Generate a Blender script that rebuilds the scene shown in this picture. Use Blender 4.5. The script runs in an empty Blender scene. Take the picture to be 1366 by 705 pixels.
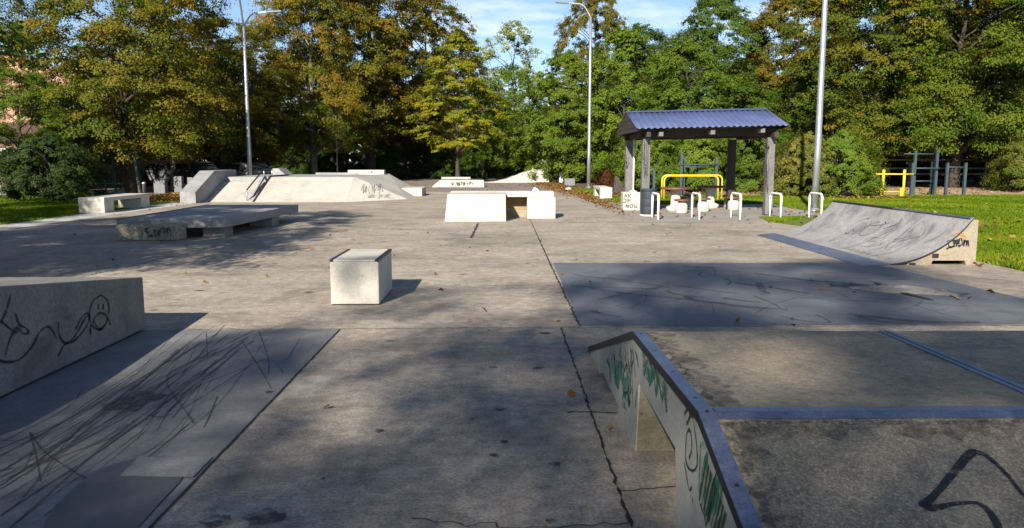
import bpy, math, random
import numpy as np
random.seed(7)
SC = bpy.context.scene
COL = SC.collection
R = math.radians
# ------------------------------------------------------------------ camera model (eye height 1.65 m, the park runs along +Y)
F_PX, W_PX, H_PX, EYE = 1050.0, 1366.0, 705.0, 1.65
TH, PS = R(7.568), R(0.703)
FV = np.array((math.sin(PS)*math.cos(TH), math.cos(PS)*math.cos(TH), -math.sin(TH)))
RV = np.array((math.cos(PS), -math.sin(PS), 0.0))
UV = np.array((math.sin(PS)*math.sin(TH), math.cos(PS)*math.sin(TH), math.cos(TH)))
EP = np.array((0, 0, EYE))
def on_plane(u, v, p0, n):
    """point of a real surface (plane p0, n) seen at photo pixel u, v"""
    d = F_PX*FV + (u-W_PX/2)*RV - (v-H_PX/2)*UV
    n = np.array(n, float)
    t = np.dot(np.array(p0, float)-EP, n)/np.dot(d, n)
    return EP + d*t

# ------------------------------------------------------------------ materials
def new_mat(name):
    m = bpy.data.materials.new(name); m.use_nodes = True
    nt = m.node_tree; nt.nodes.clear()
    out = nt.nodes.new('ShaderNodeOutputMaterial')
    return m, nt, out
def N(nt, t, **kw):
    n = nt.nodes.new(t)
    for k, v in kw.items():
        if k.startswith('i_'):
            n.inputs[k[2:].replace('_', ' ')].default_value = v
        else: setattr(n, k, v)
    return n
def rgba(c): return (c[0], c[1], c[2], 1)
def ramp(nt, fac, stops):
    r = nt.nodes.new('ShaderNodeValToRGB'); e = r.color_ramp.elements
    while len(e) < len(stops): e.new(0.5)
    for k, (p, c) in enumerate(stops):
        e[k].position = p; e[k].color = rgba(c)
    nt.links.new(fac, r.inputs[0]); return r.outputs[0]
def fr(nt, fac, a, b):
    r = N(nt, 'ShaderNodeMapRange'); r.inputs[1].default_value = a; r.inputs[2].default_value = b
    nt.links.new(fac, r.inputs[0]); return r.outputs[0]
def mix(nt, fac, a, b, blend='MIX'):
    m = nt.nodes.new('ShaderNodeMix'); m.data_type = 'RGBA'; m.blend_type = blend
    for sock, val in ((m.inputs[0], fac), (m.inputs[6], a), (m.inputs[7], b)):
        if hasattr(val, 'links') or hasattr(val, 'is_linked'): nt.links.new(val, sock)
        elif isinstance(val, (int, float)): sock.default_value = val
        else: sock.default_value = rgba(val)
    return m.outputs[2]
def noise(nt, vec, scale, detail=4, rough=.6, dist=0.0):
    n = N(nt, 'ShaderNodeTexNoise'); n.inputs['Scale'].default_value = scale
    n.inputs['Detail'].default_value = detail; n.inputs['Roughness'].default_value = rough
    n.inputs['Distortion'].default_value = dist
    nt.links.new(vec, n.inputs['Vector']); return n.outputs['Fac']
def scaled(nt, vec, s):
    m = N(nt, 'ShaderNodeMapping'); m.inputs['Scale'].default_value = s
    nt.links.new(vec, m.inputs['Vector']); return m.outputs[0]
def surf(name, base, dark=None, light=None, big=.6, fine=40, rough=.8, metal=0.0, bump=.3, bumpd=.004, speck=0.0, streak=None,
         spec=.4, stain=None, grit=.25, pits=0.0, stain2=None, mid=None):
    """generic worn surface: large blotches, fine grain, optional stains / specks / vertical streaks"""
    dark = dark or tuple(c*.68 for c in base); light = light or tuple(min(.95, c*1.22) for c in base)
    m, nt, out = new_mat(name)
    tc = N(nt, 'ShaderNodeTexCoord'); v = tc.outputs['Object']
    n1 = noise(nt, v, big, 6, .62, .3); n2 = noise(nt, v, big*5.3, 5, .65)
    c = ramp(nt, n1, [(.28, dark), (.5, base), (.74, light)])
    c2 = ramp(nt, n2, [(.25, dark), (.52, base), (.8, light)])
    c = mix(nt, .45, c, c2)
    n3 = noise(nt, v, fine, 3, .7)
    g = ramp(nt, n3, [(.3, (1-grit,)*3), (.7, (1+grit*.6,)*3)])
    c = mix(nt, 1.0, c, g, 'MULTIPLY')
    nm = noise(nt, v, mid or big*24, 4, .7)
    gm = ramp(nt, nm, [(.3, (1-grit*.8,)*3), (.7, (1+grit*.5,)*3)])
    c = mix(nt, 1.0, c, gm, 'MULTIPLY')
    if stain2:
        n7 = noise(nt, scaled(nt, v, stain2[2]), 1.0, 7, .72, .8)
        c = mix(nt, fr(nt, n7, stain2[0], stain2[0]+.2), c, stain2[1])
    if stain:
        n4 = noise(nt, scaled(nt, v, stain[2]), 1.0, 6, .7, .6)
        c = mix(nt, fr(nt, n4, stain[0], stain[0]+.16), c, stain[1])
    if streak:
        n5 = noise(nt, scaled(nt, v, (9, 9, .6)), 1.0, 4, .6)
        c = mix(nt, fr(nt, n5, .55, .75), c, streak)
    if speck:
        vo = N(nt, 'ShaderNodeTexVoronoi'); vo.inputs['Scale'].default_value = speck
        nt.links.new(v, vo.inputs['Vector'])
        hs = N(nt, 'ShaderNodeSeparateColor'); nt.links.new(vo.outputs['Color'], hs.inputs[0])
        pc = ramp(nt, hs.outputs[0], [(0, tuple(x*.35 for x in dark)), (.45, dark), (.7, base), (.9, light), (1, tuple(min(.9, x*1.5) for x in light))])
        c = mix(nt, .32, c, pc)
    if pits:
        vp = N(nt, 'ShaderNodeTexVoronoi'); vp.inputs['Scale'].default_value = pits
        nt.links.new(v, vp.inputs['Vector'])
        sp = N(nt, 'ShaderNodeSeparateColor'); nt.links.new(vp.outputs['Color'], sp.inputs[0])
        a = fr(nt, vp.outputs['Distance'], .16, .07); b = fr(nt, sp.outputs[0], .8, .82)
        mu = N(nt, 'ShaderNodeMath', operation='MULTIPLY'); nt.links.new(a, mu.inputs[0]); nt.links.new(b, mu.inputs[1])
        c = mix(nt, mu.outputs[0], c, tuple(x*.3 for x in dark))
    p = N(nt, 'ShaderNodeBsdfPrincipled')
    p.inputs['Metallic'].default_value = metal; p.inputs['Specular IOR Level'].default_value = spec
    nt.links.new(c, p.inputs['Base Color'])
    rr = N(nt, 'ShaderNodeMapRange'); rr.inputs[3].default_value = max(.05, rough-.12); rr.inputs[4].default_value = min(1, rough+.12)
    nt.links.new(n2, rr.inputs[0]); nt.links.new(rr.outputs[0], p.inputs['Roughness'])
    if bump:
        ad = N(nt, 'ShaderNodeMath', operation='ADD'); nt.links.new(n3, ad.inputs[0]); nt.links.new(n2, ad.inputs[1])
        b = N(nt, 'ShaderNodeBump'); b.inputs['Strength'].default_value = bump; b.inputs['Distance'].default_value = bumpd
        nt.links.new(ad.outputs[0], b.inputs['Height']); nt.links.new(b.outputs[0], p.inputs['Normal'])
    nt.links.new(p.outputs[0], out.inputs[0])
    return m
def ink(name, col, cover=.6, scale=30, amax=1.0):
    """spray / marker / rubber mark, patchy where it has worn off"""
    m, nt, out = new_mat(name)
    tc = N(nt, 'ShaderNodeTexCoord')
    n = noise(nt, tc.outputs['Object'], scale, 4, .7)
    a = fr(nt, n, cover+.12, cover-.12)
    mm = N(nt, 'ShaderNodeMath', operation='MULTIPLY'); nt.links.new(a, mm.inputs[0]); mm.inputs[1].default_value = amax; a = mm.outputs[0]
    p = N(nt, 'ShaderNodeBsdfPrincipled'); p.inputs['Base Color'].default_value = rgba(col); p.inputs['Roughness'].default_value = .7
    nt.links.new(a, p.inputs['Alpha']); nt.links.new(p.outputs[0], out.inputs[0]); return m
def foliage(name, stops, trans=.24, rough=.6):
    m, nt, out = new_mat(name)
    at = N(nt, 'ShaderNodeAttribute', attribute_name='tint')
    oi = N(nt, 'ShaderNodeObjectInfo')
    ad = N(nt, 'ShaderNodeMath', operation='MULTIPLY_ADD'); nt.links.new(oi.outputs['Random'], ad.inputs[0])
    ad.inputs[1].default_value = .16; nt.links.new(at.outputs['Fac'], ad.inputs[2])
    c = ramp(nt, ad.outputs[0], stops)
    p = N(nt, 'ShaderNodeBsdfPrincipled'); nt.links.new(c, p.inputs['Base Color'])
    p.inputs['Roughness'].default_value = rough; p.inputs['Specular IOR Level'].default_value = .12
    t = N(nt, 'ShaderNodeBsdfTranslucent'); nt.links.new(mix(nt, 1.0, c, (1.25, 1.3, .6), 'MULTIPLY'), t.inputs[0])
    s = N(nt, 'ShaderNodeMixShader'); s.inputs[0].default_value = trans
    nt.links.new(p.outputs[0], s.inputs[1]); nt.links.new(t.outputs[0], s.inputs[2]); nt.links.new(s.outputs[0], out.inputs[0])
    return m
M = {}
def boost(st, k=1.27): return [(p, (c[0]*k, c[1]*k*1.04, c[2]*k*.55)) for p, c in st]
M['slab'] = surf('skatepark_concrete', (.345, .291, .227), (.148, .122, .093), (.475, .41, .328), big=.34, fine=55, rough=.86, bump=.5, bumpd=.006,
                 stain=(.54, (.145, .12, .093), (.6, 1.0, 1)), stain2=(.57, (.45, .41, .345), (1.0, 1.7, 1)), grit=.5, mid=9, pits=2.1)
M['plate'] = surf('smooth_grey_concrete', (.112, .116, .126), (.06, .062, .07), (.175, .178, .185), big=.7, fine=30, rough=.6, bump=.2, bumpd=.003,
                  stain=(.62, (.10, .10, .11), (1.1, .5, 1)), grit=.15)
M['plate_worn'] = surf('worn_grey_concrete', (.165, .162, .158), (.08, .08, .084), (.26, .252, .24), big=.9, fine=34, rough=.72, bump=.25, bumpd=.003,
                  stain=(.6, (.14, .14, .15), (.9, .5, 1)), grit=.18)
M['patch'] = surf('light_repair_concrete', (.19, .19, .183), (.13, .13, .127), (.24, .24, .232), big=2, fine=50, rough=.75, grit=.2)
M['plate_dark'] = surf('darker_concrete', (.085, .083, .084), (.055, .054, .055), (.125, .122, .118), big=2, fine=45, rough=.5, grit=.12)
M['pavers'] = surf('grey_brown_paving', (.27, .24, .21), (.17, .15, .13), (.35, .32, .28), big=.8, fine=30, rough=.9, bump=.4, stain=(.6, (.16, .13, .11), (1, 1, 1)))
M['kerb'] = surf('pale_concrete_strip', (.42, .40, .36), big=.8, fine=40, rough=.9)
M['brownpath'] = surf('brown_asphalt_path', (.20, .165, .14), (.12, .10, .09), (.27, .23, .20), big=.35, fine=20, rough=.95, stain=(.58, (.22, .10, .04), (.5, .5, .5)))
M['dirt'] = surf('leafy_soil', (.13, .085, .045), (.06, .045, .03), (.24, .15, .075), big=.25, fine=9, rough=1, bump=.6, bumpd=.03, grit=.5)
M['white_conc'] = surf('pale_cast_concrete', (.50, .46, .39), (.35, .315, .26), (.58, .545, .475), big=1.4, fine=60, rough=.8, bump=.35, pits=9, grit=.12, stain=(.58, (.36, .30, .22), (2.6, 2.6, 1.4)))
M['cream_conc'] = surf('cream_ramp_concrete', (.42, .39, .33), (.28, .255, .21), (.52, .485, .42), big=.7, fine=45, rough=.82, bump=.3, stain=(.57, (.34, .31, .24), (.8, .8, 2.2)), grit=.15, pits=5)
M['grey_conc'] = surf('dark_stained_concrete', (.27, .265, .255), (.17, .165, .16), (.36, .35, .33), big=1.1, fine=45, rough=.8, bump=.35, grit=.2, stain=(.6, (.15, .145, .14), (1, 1, 3)), pits=7)
M['ledge_conc'] = surf('dark_weathered_concrete', (.22, .205, .185), (.12, .11, .10), (.30, .28, .25), big=1.3, fine=50, rough=.85, bump=.4, grit=.28, stain=(.57, (.10, .095, .088), (1.2, 1.0, 2.4)), pits=8)
M['stone'] = surf('mossy_rough_stone', (.34, .30, .22), (.16, .15, .10), (.47, .42, .32), big=3, fine=35, rough=.95, bump=.8, bumpd=.012, speck=34)
M['agg'] = surf('exposed_aggregate_concrete', (.29, .235, .162), (.12, .096, .068), (.41, .34, .24), big=1.5, fine=95, rough=.9, bump=.8, bumpd=.005, speck=150, grit=.4, stain=(.60, (.075, .068, .058), (1.6, 1.2, 1)))
M['deck'] = surf('rough_deck_concrete', (.32, .258, .178), (.145, .116, .082), (.44, .365, .26), big=1.0, fine=90, rough=.88, bump=.6, bumpd=.004, grit=.38, stain=(.58, (.12, .115, .105), (1.3, 2.2, 1)))
M['wall_conc'] = surf('painted_over_concrete', (.40, .385, .34), (.26, .25, .22), (.52, .50, .45), big=2, fine=60, rough=.8, bump=.3, grit=.15, pits=14, streak=(.33, .33, .28))
M['brown_conc'] = surf('rust_stained_concrete', (.27, .225, .155), (.16, .13, .09), (.36, .31, .23), big=3, fine=60, rough=.85, bump=.3, pits=14)
M['steel'] = surf('blue_grey_steel', (.165, .19, .275), (.085, .097, .14), (.26, .285, .36), big=4, fine=70, rough=.42, metal=.55, bump=.15, spec=.5, grit=.28, stain=(.66, (.10, .08, .07), (8, 8, 8)))
M['steel_dark'] = surf('blackened_steel', (.035, .035, .04), big=4, fine=60, rough=.5, metal=.5, bump=.15, stain=(.66, (.10, .06, .04), (9, 9, 9)))
M['side_conc'] = surf('beige_weathered_concrete', (.27, .225, .16), (.17, .14, .10), (.36, .31, .23), big=2.2, fine=45, rough=.85, bump=.35, grit=.22, pits=10, stain=(.60, (.33, .19, .08), (2.5, 2.5, 2.5)))
M['ramp_skin'] = surf('scuffed_ramp_panel', (.30, .285, .27), (.16, .15, .15), (.43, .41, .385), big=1.1, fine=30, rough=.6, bump=.12, grit=.2, stain=(.53, (.135, .13, .14), (.5, 2.2, 2.2)))
M['galv'] = surf('galvanised_steel', (.50, .51, .53), (.38, .39, .41), (.6, .61, .63), big=2, fine=40, rough=.38, metal=.75, bump=.05, grit=.08)
M['whitepaint'] = surf('white_painted_steel', (.78, .77, .74), (.62, .6, .56), (.84, .83, .8), big=4, fine=50, rough=.45, bump=.05, grit=.08, stain=(.68, (.4, .28, .18), (12, 12, 12)))
M['yellow'] = surf('yellow_painted_steel', (.62, .47, .035), (.45, .32, .02), (.7, .55, .05), big=3, fine=40, rough=.5, bump=.05, grit=.1)
M['teal'] = surf('dark_grey_green_steel', (.05, .075, .085), big=3, fine=40, rough=.55, metal=.2, bump=.05)
M['greenfence'] = surf('green_coated_steel', (.02, .13, .10), big=3, fine=40, rough=.5, bump=.05)
M['darkwood'] = surf('dark_stained_timber', (.045, .033, .027), (.02, .016, .014), (.09, .065, .05), big=2, fine=40, rough=.75, bump=.4, streak=(.03, .022, .018))
M['greywood'] = surf('weathered_grey_timber', (.15, .142, .138), (.08, .076, .074), (.22, .21, .20), big=3, fine=50, rough=.85, bump=.5, streak=(.15, .14, .13))
M['brownwood'] = surf('brown_varnished_timber', (.16, .055, .035), (.09, .03, .02), (.24, .10, .06), big=4, fine=40, rough=.5, bump=.3)
M['plankwood'] = surf('worn_brown_plywood', (.30, .20, .09), (.17, .11, .055), (.40, .27, .13), big=3, fine=30, rough=.8, bump=.2)
M['bluetin'] = surf('blue_roof_sheet', (.07, .09, .185), (.05, .065, .135), (.105, .13, .24), big=1.5, fine=20, rough=.42, metal=.1, bump=.05, grit=.08)
M['bin'] = surf('dark_blue_grey_plastic', (.03, .037, .052), (.02, .025, .036), (.045, .054, .07), big=4, fine=50, rough=.7, bump=.05)
M['greybox'] = surf('grey_utility_enclosure', (.17, .175, .175), big=3, fine=40, rough=.6, bump=.05)
M['bark'] = surf('tree_bark', (.06, .047, .036), (.025, .02, .016), (.11, .09, .07), big=3, fine=22, rough=.95, bump=.9, bumpd=.03, grit=.4)
M['palebark'] = surf('pale_tree_bark', (.22, .19, .15), (.10, .085, .068), (.34, .31, .26), big=4, fine=18, rough=.9, bump=.6, bumpd=.02, grit=.35)
M['brick'] = None
M['plaster'] = surf('brown_pink_render', (.23, .15, .125), (.15, .095, .08), (.30, .20, .165), big=.8, fine=18, rough=.95, bump=.4, streak=(.17, .11, .095))
M['cornice'] = surf('dark_cornice', (.09, .065, .055), big=2, fine=20, rough=.9)
M['rooftile'] = surf('brown_roof_tiles', (.12, .06, .045), big=2, fine=14, rough=.9, bump=.6, bumpd=.02)
M['frame'] = surf('white_window_frame', (.72, .71, .68), big=4, fine=40, rough=.5, bump=.05)
M['black'] = ink('black_spray_paint', (.012, .012, .014), .60, 35)
M['fade'] = ink('faded_black_spray', (.03, .028, .028), .53, 26)
M['skid'] = ink('rubber_skid', (.03, .03, .035), .60, 3, .85)
M['skidsoft'] = ink('soft_rubber_skid', (.045, .045, .052), .60, 2.5, .5)
M['greenspray'] = ink('green_spray_paint', (.02, .13, .075), .56, 18)
M['tealspray'] = ink('teal_spray_paint', (.03, .20, .15), .48, 9)
M['dkgreen'] = ink('dark_green_marker', (.015, .045, .022), .64, 40)
M['scratch'] = ink('white_scratch', (.6, .6, .58), .5, 20)
M['rust'] = ink('orange_rust_stain', (.45, .20, .05), .47, 9)
M['grime'] = ink('edge_grime', (.06, .052, .042), .50, 9, .38)
M['lumpgrime'] = ink('lump_grime', (.025, .023, .022), .52, 3.5, .72)
M['grime2'] = ink('fine_edge_grime', (.05, .044, .036), .45, 24, .6)
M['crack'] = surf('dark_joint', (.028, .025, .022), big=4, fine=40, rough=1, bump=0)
M['crackfill'] = ink('grimy_edge', (.04, .035, .03), .50, 14)
def brick_mat():
    m, nt, out = new_mat('orange_brickwork')
    tc = N(nt, 'ShaderNodeTexCoord')
    mp = N(nt, 'ShaderNodeMapping'); mp.inputs['Rotation'].default_value = (R(90), 0, 0)
    nt.links.new(tc.outputs['Object'], mp.inputs[0])
    b = N(nt, 'ShaderNodeTexBrick'); nt.links.new(mp.outputs[0], b.inputs[0]); b.inputs['Scale'].default_value = 3.2
    b.inputs['Color1'].default_value = (.46, .19, .10, 1); b.inputs['Color2'].default_value = (.34, .12, .07, 1); b.inputs['Mortar'].default_value = (.44, .36, .28, 1)
    b.inputs['Mortar Size'].default_value = .03
    n = noise(nt, tc.outputs['Object'], .7, 6, .7)
    c = mix(nt, fr(nt, n, .52, .66), b.outputs[0], (.46, .27, .17))
    p = N(nt, 'ShaderNodeBsdfPrincipled'); p.inputs['Roughness'].default_value = .9
    nt.links.new(c, p.inputs['Base Color']); nt.links.new(p.outputs[0], out.inputs[0]); return m
M['brick'] = brick_mat()
def simple(name, col, rough=.4, metal=0, spec=.5, coat=0, alpha=1, trans=0):
    m, nt, out = new_mat(name)
    p = N(nt, 'ShaderNodeBsdfPrincipled'); p.inputs['Base Color'].default_value = rgba(col); p.inputs['Roughness'].default_value = rough
    p.inputs['Metallic'].default_value = metal; p.inputs['Specular IOR Level'].default_value = spec; p.inputs['Coat Weight'].default_value = coat
    p.inputs['Transmission Weight'].default_value = trans
    nt.links.new(p.outputs[0], out.inputs[0]); return m
M['glass'] = simple('dark_window_glass', (.02, .025, .03), .08)
M['tyre'] = simple('black_rubber', (.02, .02, .02), .8)
M['rim'] = simple('alloy_rim', (.5, .5, .52), .35, .8)
M['car_dark'] = simple('dark_blue_car_paint', (.02, .026, .045), .22, .3, coat=1)
M['car_white'] = simple('white_car_paint', (.72, .72, .72), .25, 0, coat=1)
M['car_silver'] = simple('silver_car_paint', (.42, .43, .45), .25, .6, coat=1)
M['headlamp'] = simple('headlamp_glass', (.8, .8, .82), .08, .4)
M['paper'] = simple('white_paper', (.8, .79, .76), .8)

# foliage colour ramps: natural leaf colours only (green -> olive -> yellow -> russet)
M['f_olive'] = foliage('olive_maple_leaves', boost([(0, (.022, .043, .010)), (.35, (.045, .074, .012)), (.62, (.084, .100, .014)), (.85, (.135, .108, .015)), (1, (.20, .095, .016))]))
M['f_autumn'] = foliage('autumn_maple_leaves', boost([(0, (.024, .041, .010)), (.34, (.050, .068, .012)), (.58, (.096, .086, .014)), (.85, (.140, .090, .015)), (1, (.21, .085, .016))]))
M['f_russet'] = foliage('russet_maple_leaves', boost([(0, (.030, .045, .011)), (.35, (.062, .070, .013)), (.65, (.110, .082, .016)), (.9, (.165, .078, .018)), (1, (.23, .08, .018))]))
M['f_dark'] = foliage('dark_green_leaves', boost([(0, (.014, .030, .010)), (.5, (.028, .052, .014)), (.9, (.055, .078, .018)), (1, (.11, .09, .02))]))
M['f_green'] = foliage('fresh_green_leaves', boost([(0, (.032, .058, .012)), (.4, (.058, .092, .016)), (.75, (.090, .122, .021)), (1, (.13, .145, .026))]))
M['f_mid'] = foliage('mid_green_leaves', boost([(0, (.022, .045, .011)), (.5, (.044, .074, .015)), (.9, (.072, .100, .018)), (1, (.13, .12, .022))]))
M['f_yellow'] = foliage('yellow_green_leaves', boost([(0, (.075, .09, .014)), (.4, (.135, .14, .018)), (.75, (.195, .165, .020)), (1, (.22, .115, .022))]))
M['f_silver'] = foliage('silvery_leaves', boost([(0, (.075, .095, .055)), (.5, (.14, .16, .095)), (1, (.24, .25, .16))]))
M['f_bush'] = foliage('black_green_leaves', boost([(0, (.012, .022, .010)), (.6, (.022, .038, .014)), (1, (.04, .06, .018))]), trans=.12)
M['f_tan'] = foliage('dry_tan_leaves', boost([(0, (.035, .06, .015)), (.5, (.075, .085, .022)), (.85, (.15, .12, .045)), (1, (.24, .19, .095))]))
M['f_red'] = foliage('dark_red_leaves', boost([(0, (.03, .012, .010)), (.6, (.06, .02, .014)), (1, (.10, .04, .02))]))
M['grassblade'] = foliage('grass_blades', [(0, (.040, .085, .004)), (.5, (.10, .165, .005)), (.85, (.18, .225, .008)), (1, (.26, .24, .04))], trans=.35)
M['litter'] = foliage('fallen_leaves', [(0, (.07, .04, .02)), (.5, (.16, .085, .025)), (.8, (.26, .13, .03)), (1, (.34, .22, .07))], trans=.15)
M['lawn'] = surf('lawn_soil', (.09, .14, .008), (.045, .075, .006), (.15, .185, .012), big=.35, fine=14, rough=1, bump=.6, bumpd=.02, grit=.4, stain=(.63, (.12, .085, .035), (.4, .9, 1)))

# ------------------------------------------------------------------ mesh builder
class MB:
    def __init__(s): s.v = []; s.f = []; s.mi = []; s.sm = []
    def face(s, pts, mi=0, smooth=False):
        b = len(s.v); s.v += [tuple(map(float, p)) for p in pts]; s.f.append(tuple(range(b, b+len(pts)))); s.mi.append(mi); s.sm.append(smooth); return s
    def raw(s, vs, fs, mi=0, smooth=False):
        b = len(s.v); s.v += [tuple(map(float, p)) for p in vs]
        for f in fs: s.f.append(tuple(i+b for i in f)); s.mi.append(mi); s.sm.append(smooth)
        return s
    def hexa(s, b4, t4, mi=0):
        return s.raw(list(b4)+list(t4), [(3, 2, 1, 0), (4, 5, 6, 7), (0, 1, 5, 4), (1, 2, 6, 5), (2, 3, 7, 6), (3, 0, 4, 7)], mi)
    def box(s, x0, x1, y0, y1, z0, z1, mi=0):
        return s.hexa([(x0, y0, z0), (x1, y0, z0), (x1, y1, z0), (x0, y1, z0)], [(x0, y0, z1), (x1, y0, z1), (x1, y1, z1), (x0, y1, z1)], mi)
    def prism(s, poly, axis, a, b, mi=0, mi_a=None, mi_b=None):
        """extrude a 2D polygon along x ('x': poly is y,z) / y ('y': x,z) / z ('z': x,y)"""
        def P(p, t): return {'x': (t, p[0], p[1]), 'y': (p[0], t, p[1]), 'z': (p[0], p[1], t)}[axis]
        n = len(poly); A = [P(p, a) for p in poly]; B = [P(p, b) for p in poly]
        base = len(s.v); s.v += A+B
        s.f.append(tuple(base+i for i in range(n))); s.mi.append(mi if mi_a is None else mi_a); s.sm.append(False)
        s.f.append(tuple(base+n+i for i in reversed(range(n)))); s.mi.append(mi if mi_b is None else mi_b); s.sm.append(False)
        for i in range(n):
            j = (i+1) % n
            s.f.append((base+i, base+n+i, base+n+j, base+j)); s.mi.append(mi); s.sm.append(False)
        return s
    def tube(s, pts, rad, n=10, mi=0, cap=True):
        pts = [np.array(p, float) for p in pts]; m = len(pts)
        if not hasattr(rad, '__len__'): rad = [rad]*m
        base = len(s.v); ref = None
        for i, p in enumerate(pts):
            t = pts[min(i+1, m-1)]-pts[max(i-1, 0)]; t = t/(np.linalg.norm(t)+1e-9)
            if ref is None:
                ref = np.cross(t, (0, 0, 1) if abs(t[2]) < .9 else (1, 0, 0))
            ref = ref-np.dot(ref, t)*t; ref /= np.linalg.norm(ref)+1e-9
            b = np.cross(t, ref)
            for k in range(n):
                a = 2*math.pi*k/n; q = p+rad[i]*(math.cos(a)*ref+math.sin(a)*b); s.v.append(tuple(q))
        for i in range(m-1):
            for k in range(n):
                k2 = (k+1) % n
                s.f.append((base+i*n+k, base+i*n+k2, base+(i+1)*n+k2, base+(i+1)*n+k)); s.mi.append(mi); s.sm.append(True)
        if cap:
            s.f.append(tuple(base+k for k in reversed(range(n)))); s.mi.append(mi); s.sm.append(False)
            s.f.append(tuple(base+(m-1)*n+k for k in range(n))); s.mi.append(mi); s.sm.append(False)
        return s
    def lathe(s, prof, cx, cy, n=24, mi=0):
        base = len(s.v); m = len(prof)
        for r, z in prof:
            for k in range(n):
                a = 2*math.pi*k/n; s.v.append((cx+r*math.cos(a), cy+r*math.sin(a), z))
        for i in range(m-1):
            for k in range(n):
                k2 = (k+1) % n
                s.f.append((base+i*n+k, base+i*n+k2, base+(i+1)*n+k2, base+(i+1)*n+k)); s.mi.append(mi); s.sm.append(True)
        s.f.append(tuple(base+k for k in reversed(range(n)))); s.mi.append(mi); s.sm.append(False)
        s.f.append(tuple(base+(m-1)*n+k for k in range(n))); s.mi.append(mi); s.sm.append(False)
        return s
    def ribbon(s, pts, nrm, w, off=.004, mi=0, jag=0.0, taper=False):
        """a flat stroke lying on a surface with normal nrm"""
        pts = [np.array(p, float) for p in pts]; nrm = np.array(nrm, float); nrm /= np.linalg.norm(nrm); m = len(pts)
        base = len(s.v)
        for i, p in enumerate(pts):
            t = pts[min(i+1, m-1)]-pts[max(i-1, 0)]; t = t/(np.linalg.norm(t)+1e-9); sd = np.cross(nrm, t); sd /= np.linalg.norm(sd)+1e-9
            ww = w[i] if hasattr(w, '__len__') else w
            if taper: ww = ww*(.25+.75*math.sin(math.pi*min(max(i/(m-1), .04), .96)))
            a = ww*.5*(1+random.uniform(-jag, jag)); b = ww*.5*(1+random.uniform(-jag, jag))
            s.v.append(tuple(p+sd*a+nrm*off)); s.v.append(tuple(p-sd*b+nrm*off))
        for i in range(m-1):
            s.f.append((base+2*i, base+2*i+1, base+2*i+3, base+2*i+2)); s.mi.append(mi); s.sm.append(False)
        return s
    def build(s, name, mats, parent=None, bevel=0, seg=2):
        if not isinstance(mats, (list, tuple)): mats = [mats]
        off = np.zeros(3); p = parent
        while p is not None: off += np.array(p.location); p = p.parent
        me = bpy.data.meshes.new(name)
        me.from_pydata([tuple(np.array(v)-off) for v in s.v], [], s.f)
        for m in mats: me.materials.append(m)
        me.polygons.foreach_set('material_index', s.mi); me.polygons.foreach_set('use_smooth', s.sm)
        me.update()
        o = bpy.data.objects.new(name, me); COL.objects.link(o)
        if parent: o.parent = parent
        if bevel:
            import bmesh
            bm = bmesh.new(); bm.from_mesh(me); bmesh.ops.remove_doubles(bm, verts=bm.verts, dist=1e-5); bmesh.ops.recalc_face_normals(bm, faces=bm.faces); bm.to_mesh(me); bm.free()
            b = o.modifiers.new('worn_edges', 'BEVEL'); b.width = bevel; b.segments = seg; b.limit_method = 'ANGLE'; b.angle_limit = R(35)
        return o
def tag(o, label=None, cat=None, group=None, kind=None):
    if label: o['label'] = label
    if cat: o['category'] = cat
    if group: o['group'] = group
    if kind: o['kind'] = kind
    return o
def thing(name, label, cat, loc=(0, 0, 0), group=None):
    o = bpy.data.objects.new(name, None); o.empty_display_size = .2; COL.objects.link(o); o.location = loc
    return tag(o, label, cat, group)
def dup(root, loc, rz=0, scale=(1, 1, 1), label=None, group=None, mats=None):
    r = root.copy(); COL.objects.link(r); r.location = loc; r.rotation_euler = (0, 0, rz); r.scale = scale
    if label: r['label'] = label
    if group: r['group'] = group
    for ch in list(root.children):
        c = ch.copy(); COL.objects.link(c); c.parent = r
        if mats and ch.name.split('.')[0] in mats:
            c.material_slots[0].link = 'OBJECT'; c.material_slots[0].material = mats[ch.name.split('.')[0]]
        for g in ch.children:
            d = g.copy(); COL.objects.link(d); d.parent = c
    return r
def structure(o, kind='structure'): o['kind'] = kind; return o
def smooth_path(pts, n=8):
    """Catmull-Rom through 2D/3D points"""
    P = [np.array(p, float) for p in pts]; P = [2*P[0]-P[1]]+P+[2*P[-1]-P[-2]]; out = []
    for i in range(1, len(P)-2):
        for k in range(n):
            t = k/n
            out.append(.5*((2*P[i])+(-P[i-1]+P[i+1])*t+(2*P[i-1]-5*P[i]+4*P[i+1]-P[i+2])*t*t+(-P[i-1]+3*P[i]-3*P[i+1]+P[i+2])*t**3))
    out.append(P[-2]); return out

# ------------------------------------------------------------------ ground
def sheet(name, poly, z, mat, kind='structure', ragged=0.0, step=.35):
    pts = []
    if ragged:
        for i in range(len(poly)):
            a = np.array(poly[i]); b = np.array(poly[(i+1) % len(poly)]); L = np.linalg.norm(b-a); k = max(1, int(min(L/step, 160)))
            for j in range(k): pts.append(a+(b-a)*j/k+np.array((random.uniform(-ragged, ragged), random.uniform(-ragged, ragged))))
    else: pts = poly
    mb = MB(); mb.face([(p[0], p[1], z) for p in pts]); return tag(mb.build(name, mat), kind=kind)
sheet('ground', [(-500, -60), (500, -60), (500, 900), (-500, 900)], -.03, M['dirt'])
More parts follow.
